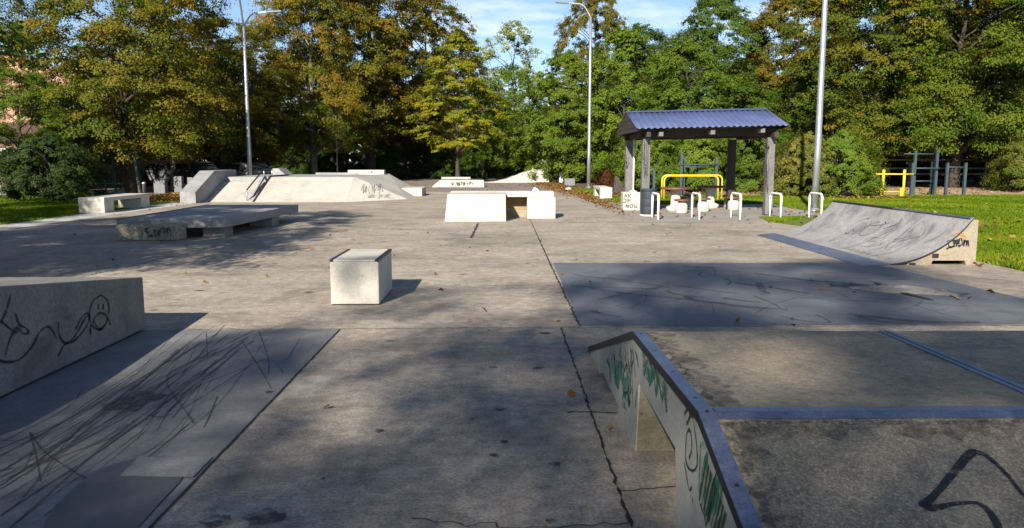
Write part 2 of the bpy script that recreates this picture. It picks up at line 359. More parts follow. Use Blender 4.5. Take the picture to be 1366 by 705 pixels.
# raised concrete slab of the skatepark: a real sheet with an edge
SLAB = [(-12.6, -30), (7.75, -30), (7.75, 18.2), (7.2, 20.4), (7.1, 20.9), (3.45, 20.9), (2.75, 46), (2.5, 62), (-7, 62), (-12.6, 42)]
mb = MB(); mb.prism(SLAB, 'z', -.06, 0); structure(mb.build('skatepark_slab', M['slab']))
sheet('edge_strip', [(-12.75, 8), (-11.7, 8), (-11.7, 30.4), (-12.75, 30.4)], .004, M['kerb'])
sheet('paved_path', [(3.46, 20.92), (7.1, 20.92), (7.4, 22.4), (8.75, 22.6), (9.9, 23.6), (9.9, 29.2), (5.0, 29.2), (4.2, 33), (3.6, 46), (2.78, 46)], -.004, M['pavers'])
sheet('lawn', [(7.7, -20), (60, -20), (60, 36.6), (5.3, 36.6), (4.3, 46), (3.3, 46), (3.9, 33), (4.5, 29.0), (9.5, 29.0), (9.5, 23.8), (8.7, 22.8), (7.0, 22.5), (7.0, 20.5), (7.7, 18.0)], -.014, M['lawn'], ragged=.05)
sheet('grass_verge', [(-12.55, 6), (-12.55, 31), (-13.2, 34), (-14.5, 37), (-40, 37), (-40, 6)], -.014, M['lawn'], ragged=.06)
sheet('pavement', [(-60, 37.2), (-17, 37.2), (-17, 41.5), (-60, 41.5)], -.016, M['kerb'])
sheet('parking_lot', [(-40, 43), (-6, 43), (-6, 66), (-40, 66)], -.016, M['brownpath'])
sheet('brown_path', [(-12.0, 41.5), (-6.9, 41.0), (2.0, 40.6), (2.85, 40.6), (2.5, 80), (-9, 80)], .004, M['brownpath'])
sheet('dirt_path', [(10, 36.8), (80, 36.8), (80, 47), (10, 47)], -.018, surf('trodden_sandy_soil', (.38, .27, .165), (.22, .15, .085), (.48, .36, .24), big=.3, fine=8, rough=1, bump=.5, bumpd=.02, grit=.35), ragged=.15)
# smooth concrete panels let into the slab
def skid(mb, pts, w, mi, z=.008):
    mb.ribbon([(p[0], p[1], 0) for p in smooth_path(pts, 8)], (0, 0, 1), w, z, mi, jag=.25, taper=False)
mb = MB(); mb.face([(-3.9, .3, .004), (-1.6, .3, .004), (-1.6, 7.56, .004), (-3.9, 7.56, .004)], 0)
rnd = random.Random(4)
G0 = lambda u, v: on_plane(u, v, (0, 0, 0), (0, 0, 1))
fan = [((272, 443), (150, 540), (0, 632)), ((305, 447), (170, 545), (0, 655)), ((322, 458), (200, 548), (0, 668)), ((330, 452), (180, 570), (0, 690)), ((290, 446), (120, 545), (0, 610)),
       ((250, 470), (130, 560), (0, 640)), ((316, 470), (210, 560), (20, 700)), ((285, 500), (190, 580), (60, 690)), ((300, 450), (240, 505), (60, 620)), ((240, 470), (100, 580), (0, 650)),
       ((290, 480), (230, 545), (210, 575)), ((322, 462), (262, 520), (230, 560)), ((275, 445), (276, 460), (277, 480)), ((322, 455), (345, 490), (362, 520)), ((345, 442), (358, 480), (358, 500)),
       ((400, 452), (385, 478), (378, 482)), ((350, 470), (370, 488), (378, 500)), ((290, 530), (280, 555), (272, 572)), ((110, 520), (90, 545), (5, 590)), ((200, 610), (120, 650), (60, 700)),
       ((180, 500), (90, 560), (0, 600)), ((235, 500), (150, 560), (40, 610)), ((255, 455), (200, 500), (90, 565)), ((40, 580), (48, 610), (54, 645)), ((40, 578), (60, 605), (105, 635)), ((105, 635), (150, 655), (205, 680)), ((260, 560), (200, 610), (150, 640))]
for a, b, c in fan:
    skid(mb, [G0(*a)[:2], G0(*b)[:2], G0(*c)[:2]], rnd.choice((.005, .006, .008, .011)), 1)
for k in range(30):
    a, b, c = rnd.choice(fan[:12]); j = lambda p: (p[0]+rnd.uniform(-50, 50), p[1]+rnd.uniform(-22, 26))
    skid(mb, [G0(*j(a))[:2], G0(*j(b))[:2], G0(*j(c))[:2]], rnd.choice((.003, .004, .006, .008, .016)), 2, .0062+.0001*k)
blot = [(rnd.uniform(.75, 1.1), k) for k in range(18)]
c0 = G0(180, 537)
mb.face([(c0[0]+.16*r*math.cos(k*math.pi/9)+.05*math.sin(k), c0[1]+.22*r*math.sin(k*math.pi/9), .012) for r, k in blot], 3)
dark_poly = [G0(*p)[:2] for p in ((190, 612), (232, 612), (226, 632), (243, 640), (215, 672), (188, 702), (150, 740), (60, 760), (60, 702), (85, 668), (115, 640), (150, 622))]
mb.face([(p[0], p[1], .0105) for p in smooth_path([tuple(q) for q in dark_poly]+[tuple(dark_poly[0])], 4)[:-1]], 4)  # darker, smoother polygon with its own outline, laid over the panel
q = [(-2.02, 4.22), (-1.612, 4.22), (-1.612, 3.93), (-2.0, 3.95)]
mb.face([(p[0], p[1], .0125) for p in q], 5)
structure(mb.build('smooth_floor_panel', [M['plate_worn'], M['skid'], M['skidsoft'], M['crackfill'], M['plate_dark'], M['patch']]))
mb = MB(); mb.face([(.78, 7.72, .004), (6.35, 7.72, .004), (5.98, 11.85, .004), (5.7, 12.5, .004), (.81, 12.5, .004)], 0)
for k in range(44):
    x, y = rnd.uniform(1, 5.2), rnd.uniform(8, 12.1); dx = rnd.uniform(-1, 1.2); dy = rnd.uniform(-1.2, -.2)
    skid(mb, [(x, y), (x+dx*.5+rnd.uniform(-.1, .1), y+dy*.5), (x+dx, max(7.8, y+dy))], rnd.choice((.006, .009, .014)), rnd.choice((1, 1, 2, 2)), .0062+.0001*k)
for k in range(26):
    x, y = rnd.uniform(.9, 5.0), rnd.uniform(8, 12.1); dx = rnd.uniform(-.2, 1.3); dy = rnd.uniform(-1.0, -.1)
    skid(mb, [(x, y), (x+dx*.5+rnd.uniform(-.1, .1), max(7.85, y+dy*.6)), (x+dx, max(7.8, y+dy))], rnd.choice((.03, .05, .09)), 2, .0100+.00005*k)
structure(mb.build('smooth_ramp_panel', [M['plate'], M['skid'], M['skidsoft']]))
# joints and cracks in the slab
def joint(pts, w, name='floor_joint', jag=.7, z=.007, wob=.012, mat='crack'):
    P = []
    for a, b in zip(pts[:-1], pts[1:]):
        L = math.dist(a, b); k = max(2, int(min(L/.05, 260)))
        for i in range(k): P.append((a[0]+(b[0]-a[0])*i/k+random.gauss(0, wob*.5), a[1]+(b[1]-a[1])*i/k+random.gauss(0, wob*.5), 0))
    P.append((pts[-1][0], pts[-1][1], 0))
    mb = MB(); mb.ribbon(P, (0, 0, 1), w, z, jag=jag); return structure(mb.build(name, M[mat]))
joint([(.58, .6), (.58, 7.62)], .013, jag=1.1, wob=.005)
joint([(.77, 7.72), (.76, 12.5), (.76, 16.7)], .02, jag=1, wob=.006)
joint([(.76, 16.7), (.78, 30), (.8, 40)], .014)
joint([(-1.59, .4), (-1.59, 7.56)], .012, wob=.004, jag=.3)
joint([(-3.4, 7.58), (-1.59, 7.58), (.58, 7.63), (5.9, 7.66)], .01, wob=.005)
joint([(-.66, 16.6), (-.63, 20.4)], .05)
joint([(-.66, 16.6), (3.2, 17.7), (5.4, 17.6)], .01)
joint([(-11.8, 13.4), (-6, 14.2), (-.66, 16.6)], .01)
joint([(-6.3, 8.4), (-5.6, 13.9), (-5.0, 26)], .015)
joint([(5.95, 11.9), (6.2, 11.2), (7.7, 9.9)], .012, wob=.004)
joint([(-.4, 3.45), (.1, 3.36), (.58, 3.4)], .008, 'floor_crack', wob=.03)
joint([(.6, 3.75), (.95, 3.8)], .008, 'floor_crack', wob=.02)
joint([(.42, 5.0), (.75, 4.98)], .012, 'floor_crack', wob=.03)
joint([(-1.5, 20.7), (-.6, 20.62), (2.0, 20.6), (3.4, 20.86)], .03)
for (u, v, s) in ((505, 576, .035), (665, 547, .05), (672, 590, .03), (740, 620, .035), (360, 524, .04), (657, 491, .04), (720, 492, .05), (352, 692, .10), (288, 697, .08), (660, 608, .03), (735, 697, .03), (630, 560, .02), (430, 640, .02)):
    c = G0(u, v); mb = MB(); a0 = rnd.uniform(0, 3)
    mb.face([(c[0]+s*rnd.uniform(.6, 1.2)*math.cos(k*.524), c[1]+s*rnd.uniform(.5, 1.1)*math.sin(k*.524), .006) for k in range(12)])
    structure(mb.build('floor_stain', M['crackfill']))
# the buckled dip in the panel beside the quarter pipe: a low lens-shaped lump of worn concrete
root = thing('concrete_lump', 'low buckled lump of worn concrete in the grey panel in front of the quarter pipe', 'concrete lump', (5.45, 10.6, 0))
def lens(c, a, b, rot, h, name, mat):
    mb = MB(); n, m = 28, 6; vs = []; fs = []
    for i in range(m+1):
        t = i/m
        for k in range(n):
            an = 2*math.pi*k/n; x = a*t*math.cos(an)*(1+.18*math.sin(2*an+.6)); y = b*t*math.sin(an)*(1+.22*math.cos(3*an))
            z = h*(1-t**2)**.8*(1+.35*math.cos(an-1.2)) if i < m else 0.0
            vs.append((c[0]+x*math.cos(rot)-y*math.sin(rot), c[1]+x*math.sin(rot)+y*math.cos(rot), z+.006))
    for i in range(m):
        for k in range(n): fs.append((i*n+k, (i+1)*n+k, (i+1)*n+(k+1) % n, i*n+(k+1) % n))
    mb.raw(vs, fs, 0, True); return mb.build(name, mat, root)
lens((5.02, 9.72), .58, .2, -.55, .06, 'raised_patch', M['ledge_conc'])
mb = MB(); mb.face([(5.0+.75*rnd.uniform(.85, 1.1)*math.cos(k*.2618)*.9-.2*math.sin(k*.2618), 9.85+.42*rnd.uniform(.85, 1.1)*math.sin(k*.2618)-.25*math.cos(k*.2618), .0115) for k in range(24)]); mb.build('damp_ring', M['lumpgrime'], root)
lens((4.98, 11.0), .62, .24, -.5, .02, 'worn_patch', M['plate_dark'])
mb = MB(); mb.ribbon([(p[0], p[1], 0) for p in smooth_path([G0(*q)[:2] for q in ((1166, 378), (1190, 388), (1215, 395), (1245, 402))], 6)], (0, 0, 1), .085, .016, jag=.4, taper=True); mb.build('open_crack', M['crack'], root)
mb = MB(); mb.ribbon([(p[0], p[1], 0) for p in smooth_path([G0(*q)[:2] for q in ((1255, 387), (1268, 394), (1280, 401))], 6)], (0, 0, 1), .07, .018, jag=.4, taper=True); mb.build('rusty_edge', M['brown_conc'], root)

# ------------------------------------------------------------------ funbox in the foreground (right)
X0, X1 = .755, 5.4
PY = [.72, 2.90, 4.42, 6.72]; PZ = [.02, .69, .67, .02]
root = thing('funbox', 'foreground concrete funbox with blue steel edges, green graffiti and a black triangle tag', 'skate ramp', (2.5, 3.6, 0))
def slope(i):
    d = np.array((0, PY[i+1]-PY[i], PZ[i+1]-PZ[i])); n = np.array((0, -d[2], d[1])); return n/np.linalg.norm(n)
mb = MB()
mb.prism([(PY[0], PZ[0]), (PY[1], PZ[1]), (PY[1], PZ[1]-.13), (PY[0]+.3, .0), (PY[0], 0)], 'x', X0+.012, X1); mb.build('near_bank', M['agg'], root)
mb = MB(); mb.prism([(PY[1]+.002, PZ[1]), (PY[2], PZ[2]), (PY[2], PZ[2]-.13), (PY[1]+.002, PZ[1]-.13)], 'x', X0+.012, X1); mb.build('deck', M['deck'], root)
mb = MB(); mb.prism([(PY[2]+.002, PZ[2]), (PY[3], PZ[3]), (PY[3], 0), (PY[3]-.3, 0), (PY[2]+.002, PZ[2]-.13)], 'x', X0+.012, X1); mb.build('far_bank', M['agg'], root)
wall = [(6.70, .0), (6.70, .025), (4.42, .655), (2.90, .675), (.80, .03), (.80, 0), (3.22, 0), (3.30, .40), (4.23, .42), (4.30, 0), (4.93, 0), (4.98, .055), (5.92, .055), (5.95, 0)]
mb = MB(); mb.prism(wall, 'x', X0, X0+.24, 0); sw = mb.build('side_wall', [M['wall_conc']], root)
mb = MB(); mb.raw([(X0+.006, 4.287, .004), (X0+.238, 4.287, .004), (X0+.236, 4.222, .418), (X0+.006, 4.222, .418)], [(0, 1, 2, 3)]); mb.build('foot_face', M['brown_conc'], root)
mb = MB(); mb.prism([(1.2, 0), (1.3, .1), (2.7, .5), (4.5, .5), (6.0, .05), (6.0, 0)], 'x', 1.9, 2.1); mb.build('inner_rib', M['grey_conc'], root)
def strip3(mb, i, x0, x1, ya, yb, h, mi=0):
    pass
# steel angles along the left edge (top flange blue, side flange black), across the near lip and along the deck seam
for i, (nm) in enumerate(('edge_angle', 'edge_angle', 'edge_angle')):
    n = slope(i); a = np.array((0, PY[i], PZ[i])); b = np.array((0, PY[i+1], PZ[i+1])); mb = MB(); t = n*.006
    A0, A1, B0, B1 = [np.array((x, 0, 0)) for x in (X0-.008, X0+.055, X0-.008, X0+.055)]
    mb.hexa([a+A0, a+A1, b+B1, b+B0], [a+A0+t, a+A1+t, b+B1+t, b+B0+t], 0)
    d = n*-.038; S0 = np.array((X0-.009, 0, 0)); S1 = np.array((X0-.001, 0, 0))
    mb.hexa([a+S0+d, a+S1+d, b+S1+d, b+S0+d], [a+S0+t*.5, a+S1+t*.5, b+S1+t*.5, b+S0+t*.5], 1)
    L = np.linalg.norm(b-a)
    for q in np.arange(.18, L, .42):
        c0 = a+(b-a)*q/L+np.array((X0+.026, 0, 0))+t; e1 = np.array((1, 0, 0)); e2 = (b-a)/L
        mb.face([c0+.0085*(math.cos(w)*e1+math.sin(w)*e2)+n*.0012 for w in np.linspace(0, 2*math.pi, 9)[:-1]], 1)
    mb.build(nm, [M['steel'], M['steel_dark']], root)
mb = MB()
n0 = slope(0); n1 = slope(1); e = np.array((0, PY[1], PZ[1])); d0 = np.array((0, PY[0]-PY[1], PZ[0]-PZ[1])); d0 /= np.linalg.norm(d0)
xa, xb = np.array((X0+.06, 0, 0)), np.array((X1, 0, 0))
mb.hexa([e+xa, e+xb, e+xb+(0, .05, 0), e+xa+(0, .05, 0)], [e+xa+n1*.006, e+xb+n1*.006, e+xb+(0, .05, 0)+n1*.006, e+xa+(0, .05, 0)+n1*.006])
mb.hexa([e+xa+d0*.045, e+xb+d0*.045, e+xb-(0, .002, 0), e+xa-(0, .002, 0)], [e+xa+d0*.045+n0*.0055, e+xb+d0*.045+n0*.0055, e+xb+n0*.0055-(0, .002, 0), e+xa+n0*.0055-(0, .002, 0)])
mb.build('lip_angle', M['steel'], root)
mb = MB(); mb.prism([(2.155, .0), (2.225, .0), (2.225, .006), (2.155, .006)], 'y', 2.96, 4.40)
mb.v = [(v[0], v[1], v[2]+.69-(v[1]-2.9)*.0132) for v in mb.v]
mb.prism([(2.187, .0), (2.193, .0), (2.193, .0075), (2.187, .0075)], 'y', 2.965, 4.39, 1)
mb.v = mb.v[:8]+[(v[0], v[1], v[2]+.69-(v[1]-2.9)*.0132) for v in mb.v[8:]]
mb.build('seam_strip', [M['steel'], M['steel_dark']], root)
def px_strokes(mb, strokes, p0, n, w, mi=0, off=.004, sm=5, jag=.15, taper=False):
    for s in strokes:
        P = [on_plane(u, v, p0, n) for u, v in (smooth_path(s, sm) if len(s) > 2 else s)]
        k = len(P); ph = random.uniform(0, 6); ws = [w*(1+.32*math.sin(ph+i*.55)+.18*math.sin(2*ph+i*1.3)) for i in range(k)]
        mb.ribbon(P, n, ws, off, mi, jag=jag, taper=taper)
mb = MB()
for k in range(2):
    mb.ribbon([(X0+.075+.05*k, y, PZ[1]-(y-2.9)*.0132) for y in np.linspace(2.97, 4.4, 30)], n1, .06+.07*k, .0012+.0008*k, k, jag=.7)
mb.build('deck_grime', [M['grime2'], M['grime']], root)
mb = MB()
for k in range(2):
    mb.ribbon([np.array((X0+.08+.04*k, y, PZ[0]+(y-PY[0])*(PZ[1]-PZ[0])/(PY[1]-PY[0]))) for y in np.linspace(1.3, 2.84, 30)], n0, .05+.08*k, .0012+.0008*k, k, jag=.7)
    mb.ribbon([np.array((x, 2.835-.03*k, PZ[0]+(2.835-.03*k-PY[0])*(PZ[1]-PZ[0])/(PY[1]-PY[0]))) for x in np.linspace(X0+.1, 4.5, 60)], n0, .03+.07*k, .0028+.0008*k, k, jag=.8)
mb.build('bank_grime', [M['grime2'], M['grime']], root)
# black triangular tag sprayed on the near bank
bn = slope(0); bp = (0, PY[1], PZ[1]); mb = MB()
tri = smooth_path([(1372, 672), (1345, 637), (1318, 611), (1304, 605), (1294, 606), (1272, 632), (1246, 662), (1233, 674), (1244, 679), (1270, 674), (1300, 672), (1314, 679), (1324, 690), (1332, 706), (1336, 722)], 5)
wd = np.interp(np.linspace(0, 14, len(tri)), range(15), [.012, .015, .02, .03, .033, .026, .024, .034, .032, .018, .016, .022, .026, .024, .02])
mb.ribbon([on_plane(u, v, bp, bn) for u, v in tri], bn, wd, .004, 0, jag=.12)
mb.build('spray_tag', M['black'], root)
# green graffiti on the side wall
wn = (-1, 0, 0); wp = (X0, 0, 0); mb = MB()
zig = [(812, 474), (815, 500), (819, 468), (824, 516), (828, 465), (832, 528), (834, 460), (840, 540), (843, 470), (845, 545)]
px_strokes(mb, [zig], wp, wn, .016, 0, sm=3)
px_strokes(mb, [[(858, 470), (860, 500), (864, 480), (867, 515), (872, 492), (876, 528), (879, 500), (884, 540), (886, 508), (890, 550)], [(936, 590), (934, 660), (945, 600), (941, 690), (958, 625), (944, 700), (962, 640), (964, 703)], [(820, 476), (822, 506)], [(866, 492), (868, 512)]], wp, wn, .024, 0, sm=3)
for (u, v, ru, rv) in ((826, 498, 7, 22), (868, 492, 9, 20), (838, 520, 6, 24), (939, 595, 5, 6), (955, 668, 8, 30), (835, 536, 6, 14)):
    mb.face([on_plane(u+ru*math.cos(a)*random.uniform(.7, 1.1), v+rv*math.sin(a)*random.uniform(.7, 1.1), wp, wn)+np.array((-.0025, 0, 0)) for a in np.linspace(0, 2*math.pi, 16)[:-1]], 1)
px_strokes(mb, [[(832, 500), (837, 486), (840, 505), (838, 522), (833, 522), (832, 500)], [(843, 468), (842, 490), (846, 478), (844, 466)], [(917, 566), (924, 555), (930, 590), (931, 620), (924, 628), (916, 615), (917, 580), (922, 575), (924, 598), (920, 612)],
                [(914, 618), (920, 652), (924, 650)], [(925, 665), (925, 672)], [(935, 672), (941, 690), (943, 703)], [(914, 552), (919, 546), (922, 556)], [(850, 520), (848, 545)]], wp, wn, .012, 2)
def part_split(mb, name, mats, parent):
    used = {}; groups = []
    for f, mi in zip(mb.f, mb.mi):
        g = next((used[i] for i in f if i in used), None)
        if g is None: g = []; groups.append(g)
        g.append((f, mi))
        for i in f: used[i] = g
    for g in groups:
        m2 = MB()
        for f, mi in g: m2.face([mb.v[i] for i in f], mi)
        m2.build(name, mats, parent)
part_split(mb, 'green_graffiti', [M['greenspray'], M['tealspray'], M['dkgreen']], root)
mb = MB(); r4 = random.Random(5)
for u0, u1 in ((810, 851), (857, 892)):
    mb = MB()
    for k in range(13):
        u = u0+(u1-u0)*k/13; vt = 470-(u-810)*.35 if u < 850 else 462+(u-857)*1.05; L = r4.uniform(26, 46)
        px_strokes(mb, [[(u, vt+r4.uniform(4, 12)), (u+r4.uniform(0, 4), vt+L*.5), (u+r4.uniform(1, 6), vt+L)]], wp, wn, r4.choice((.010, .016, .022)), r4.choice((0, 0, 1, 2)), off=.0045)
    mb.build('green_scribble', [M['greenspray'], M['tealspray'], M['dkgreen']], root)
mb = MB()
for k in range(9):
    u = 936+3.2*k; px_strokes(mb, [[(u+8, 612+9*k), (u+3, 640+8*k), (u-2, 668+7*k)]], wp, wn, r4.choice((.012, .02)), r4.choice((0, 2)), off=.0045)
mb.build('green_scribble', [M['greenspray'], M['tealspray'], M['dkgreen']], root)

# ------------------------------------------------------------------ sloping ledge with a drawn face (left foreground)
root = thing('sloped_ledge', 'grey concrete ledge at left front with black scribble and a round sad face', 'skate ledge', (-5, 5.5, 0))
LX = -3.47
mb = MB(); mb.prism([(7.56, 0.02), (7.56, .525), (4.2, .93), (3.2, .93), (3.2, .02)], 'x', LX, -9.0); mb.build('ledge_body', M['ledge_conc'], root, bevel=.012)
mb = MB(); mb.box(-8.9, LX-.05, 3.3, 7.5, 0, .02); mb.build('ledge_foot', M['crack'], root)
mb = MB(); px_strokes(mb, [[(0, 432), (8, 415), (14, 393)], [(0, 428), (10, 436), (20, 444), (24, 440)], [(20, 418), (25, 433), (34, 438), (38, 444), (30, 445), (22, 437), (12, 455), (7, 474)], [(-10, 477), (6, 483), (25, 480), (42, 463), (52, 444), (63, 436), (70, 442), (75, 451)],
        [(77, 430), (79, 448), (88, 458), (100, 448), (110, 430), (117, 420)], [(100, 440), (108, 425), (115, 418), (119, 425), (112, 440), (98, 455), (86, 460), (80, 470), (77, 476)],
        [(134, 394), (124, 402), (119, 418), (122, 434), (133, 440), (142, 430), (145, 412), (142, 400), (134, 394)], [(122, 436), (126, 424), (133, 418), (141, 421), (146, 430), (147, 434)], [(125, 428), (131, 439), (139, 434), (143, 424)], [(120, 434), (121, 446), (119, 440)]],
        (LX, 0, 0), (1, 0, 0), .017, 0)
for u in (131, 137.2): mb.ribbon([on_plane(u, v, (LX, 0, 0), (1, 0, 0)) for v in (405.5, 409, 413)], (1, 0, 0), .026, .004)
mb.build('face_graffiti', M['black'], root)

# ------------------------------------------------------------------ cube ledge
root = thing('concrete_block', 'small pale concrete block with dark steel angles along its top edges, standing alone mid floor', 'concrete block', (-1.68, 9.4, 0))
mb = MB(); mb.box(-1.955, -1.405, 8.86, 9.93, .012, .50); mb.build('block_body', M['white_conc'], root, bevel=.012)
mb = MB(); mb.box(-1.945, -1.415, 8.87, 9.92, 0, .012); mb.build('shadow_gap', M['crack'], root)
mb = MB(); mb.box(-1.915, -1.445, 8.86, 9.93, .501, .525); mb.build('top_slab', M['white_conc'], root, bevel=.004)
for xa, xb in ((-1.958, -1.918), (-1.442, -1.402)):
    mb = MB(); mb.box(xa, xb, 8.862, 9.932, .5005, .527); mb.build('edge_angle', M['steel_dark'], root, bevel=.003)

# ------------------------------------------------------------------ low table with stone end (left middle)
root = thing('manual_pad', 'low wide grey concrete slab raised on feet, lying between the bench and the small block', 'skate platform', (-6.8, 18.8, 0))
mb = MB(); mb.hexa([(-8.02, 16.42, .225), (-5.82, 16.62, .225), (-5.6, 21.7, .225), (-8.1, 21.7, .225)], [(-8.02, 16.42, .42), (-5.82, 16.62, .42), (-5.6, 21.7, .42), (-8.1, 21.7, .42)]); mb.build('pad_slab', M['grey_conc'], root, bevel=.012)
for (a, b, c, d) in ((-6.4, -5.95, 16.85, 17.4), (-6.3, -5.75, 19.7, 20.3), (-8.0, -7.5, 20.6, 21.2), (-7.9, -7.4, 17.2, 17.8)):
    mb = MB(); mb.box(a, b, c, d, 0, .224); mb.build('foot', M['grey_conc'], root)
mb = MB(); mb.hexa([(-8.0, 16.40, .424), (-7.94, 16.40, .424), (-8.02, 21.68, .424), (-8.08, 21.68, .424)], [(-8.0, 16.40, .428), (-7.94, 16.40, .428), (-8.02, 21.68, .428), (-8.08, 21.68, .428)]); mb.build('edge_strip', M['steel_dark'], root)
root = thing('stone_bench', 'rough mossy stone block with black scrawl in front of the low slab', 'stone block', (-7.2, 16.2, 0))
mb = MB(); mb.hexa([(-7.85, 16.04, 0), (-6.66, 16.16, 0), (-6.62, 16.56, 0), (-7.85, 16.40, 0)], [(-7.87, 16.05, .335), (-6.67, 16.17, .335), (-6.63, 16.57, .335), (-7.87, 16.40, .335)]); mb.build('block_body', M['stone'], root, bevel=.03)
def scrawl(mb, u0, u1, v0, v1, n, p0, nn, w, mi=0, seed=1):
    r = random.Random(seed); k = (u1-u0)/n
    for i in range(n):
        a = u0+i*k; pts = [(a+r.uniform(0, k), v0+r.uniform(0, 1)*(v1-v0)) for _ in range(r.choice((3, 4, 5)))]
        px_strokes(mb, [pts], p0, nn, w, mi, sm=4)
mb = MB(); scrawl(mb, 162, 228, 304, 317, 11, (-7.25, 16.10, 0), (-.1, -1, 0), .035, seed=3); mb.build('scrawl_graffiti', M['fade'], root)

# ------------------------------------------------------------------ white grind box (centre)
root = thing('grind_box', 'white concrete grind box with a long beam bridging a gap backed by brown boards', 'grind box', (0, 21.7, 0))
mb = MB(); mb.hexa([(-1.53, 20.82, 0), (.10, 21.1, 0), (.10, 22.2, 0), (-1.5, 22.1, 0)], [(-1.45, 20.9, .742), (.09, 21.13, .742), (.09, 22.2, .742), (-1.44, 22.1, .742)]); mb.build('box_body', M['white_conc'], root, bevel=.012)
mb = MB(); mb.hexa([(-1.44, 20.89, .743), (.09, 21.12, .743), (.09, 21.17, .743), (-1.44, 20.94, .743)], [(-1.44, 20.89, .752), (.09, 21.12, .752), (.09, 21.17, .752), (-1.44, 20.94, .752)]); mb.build('edge_angle', M['galv'], root)
mb = MB(); mb.box(-1.46, 1.45, 22.24, 22.95, .60, .75); mb.build('grind_beam', M['white_conc'], root, bevel=.01)
mb = MB(); mb.box(.70, 1.49, 22.05, 22.95, 0, .598); mb.build('end_block', M['white_conc'], root, bevel=.012)
mb = MB(); mb.box(-.2, .70, 22.75, 22.80, .22, .60); mb.box(-.2, .70, 22.74, 22.79, .0, .215, 1); mb.build('back_board', [M['plankwood'], M['brown_conc']], root)
root = thing('crumpled_paper', 'tiny crumpled white paper left on top of the white grind beam', 'litter', (.95, 22.6, .75))
mb = MB(); mb.tube([(.88, 22.5, .752), (.92, 22.55, .82), (.99, 22.6, .78), (1.05, 22.6, .755)], [.03, .045, .05, .02], 7); mb.build('paper', M['paper'], root)

# ------------------------------------------------------------------ quarter pipe (right)
root = thing('quarter_pipe', 'curved quarter pipe ramp with blue steel lip and orange-stained side wall on the right', 'quarter pipe', (6.5, 14.7, 0))
QA, QB, QX, QH = 12.22, 17.45, 5.95, .72
run = 7.36-QX; rad = (run**2+QH**2)/(2*QH); amax = math.asin(run/rad)
prof = [(QX+rad*math.sin(a), rad*(1-math.cos(a))+.012) for a in np.linspace(0, amax, 18)]
mb = MB()
for (xa, za), (xb, zb) in zip(prof[:-1], prof[1:]): mb.face([(xa, QA-.012, za), (xb, QA-.012, zb), (xb, QB, zb), (xa, QB, za)], 0, True)
nseg = len(prof)
for (xa, za), (xb, zb) in zip(prof[:-1], prof[1:]): mb.face([(xa, QA-.012, za-.03), (xb, QA-.012, zb-.03), (xb, QA-.012, zb), (xa, QA-.012, za)], 1)
ramp_o = mb.build('curved_panel', [M['ramp_skin'], M['steel_dark']], root)
for ya, yb, hole in ((QA, QA+.18, True), (QB-.2, QB-.02, False)):
    lo = [(x, z-.031) for x, z in prof if z-.031 > .03]
    poly = [(lo[0][0]-.06, 0)]+lo+[(7.385, QH-.01), (7.46, QH-.01), (7.46, 0)]
    if hole: poly += [(7.31, 0), (7.29, .07), (6.78, .07), (6.75, 0)]
    mb = MB(); mb.prism(poly, 'y', ya, yb); mb.build('side_wall', M['side_conc'], root)
mb = MB(); mb.box(7.375, 7.46, QA+.182, QB-.21, 0, QH-.012); mb.build('back_wall', M['cream_conc'], root)
mb = MB(); mb.box(7.335, 7.40, QA+.02, QA+2.5, QH+.006, QH+.028); mb.build('lip_angle', M['steel'], root)
mb = MB(); mb.box(7.335, 7.40, QA+2.5, QB-.02, QH+.006, QH+.03); mb.build('coping', M['steel_dark'], root)
mb = MB(); mb.hexa([(5.60, 12.05, .004), (6.10, 12.2, .004), (6.06, QB-.02, .004), (5.58, QB-.3, .004)], [(5.60, 12.05, .008), (6.10, 12.2, .024), (6.06, QB-.02, .024), (5.58, QB-.3, .008)]); mb.build('entry_plate', M['steel'], root)
for i in (5, 9, 13):
    x, z = prof[i]; mb = MB(); mb.box(x-.02, x+.08, QA-.012, QA+.001, z-.11, z-.045); mb.build('fixing_bracket', M['steel_dark'], root)
sn = (0, -1, 0); sp = (0, QA, 0); mb = MB()
px_strokes(mb, [[(1263, 322), (1270, 321), (1274, 325), (1269, 330), (1265, 327), (1268, 321)], [(1262, 332), (1272, 329), (1280, 328)], [(1275, 329), (1279, 321), (1276, 320)], [(1280, 318), (1279, 329), (1283, 326)], [(1282, 318), (1285, 328), (1286, 320)], [(1285, 329), (1288, 321), (1290, 328)], [(1288, 329), (1291, 321), (1292, 329)]], sp, sn, .022, 0)
for (u, v, ru, rv) in ((1280, 313, 9, 4), (1274, 310, 5, 3), (1286, 318, 5, 4), (1250, 341, 18, 2)):
    mb.face([on_plane(u+ru*math.cos(a)*random.uniform(.6, 1.1), v+rv*math.sin(a)*random.uniform(.6, 1.1), sp, sn)+np.array((0, -.003, 0)) for a in np.linspace(0, 2*math.pi, 15)[:-1]], 1)
mb.build('side_graffiti', [M['black'], M['rust']], root)
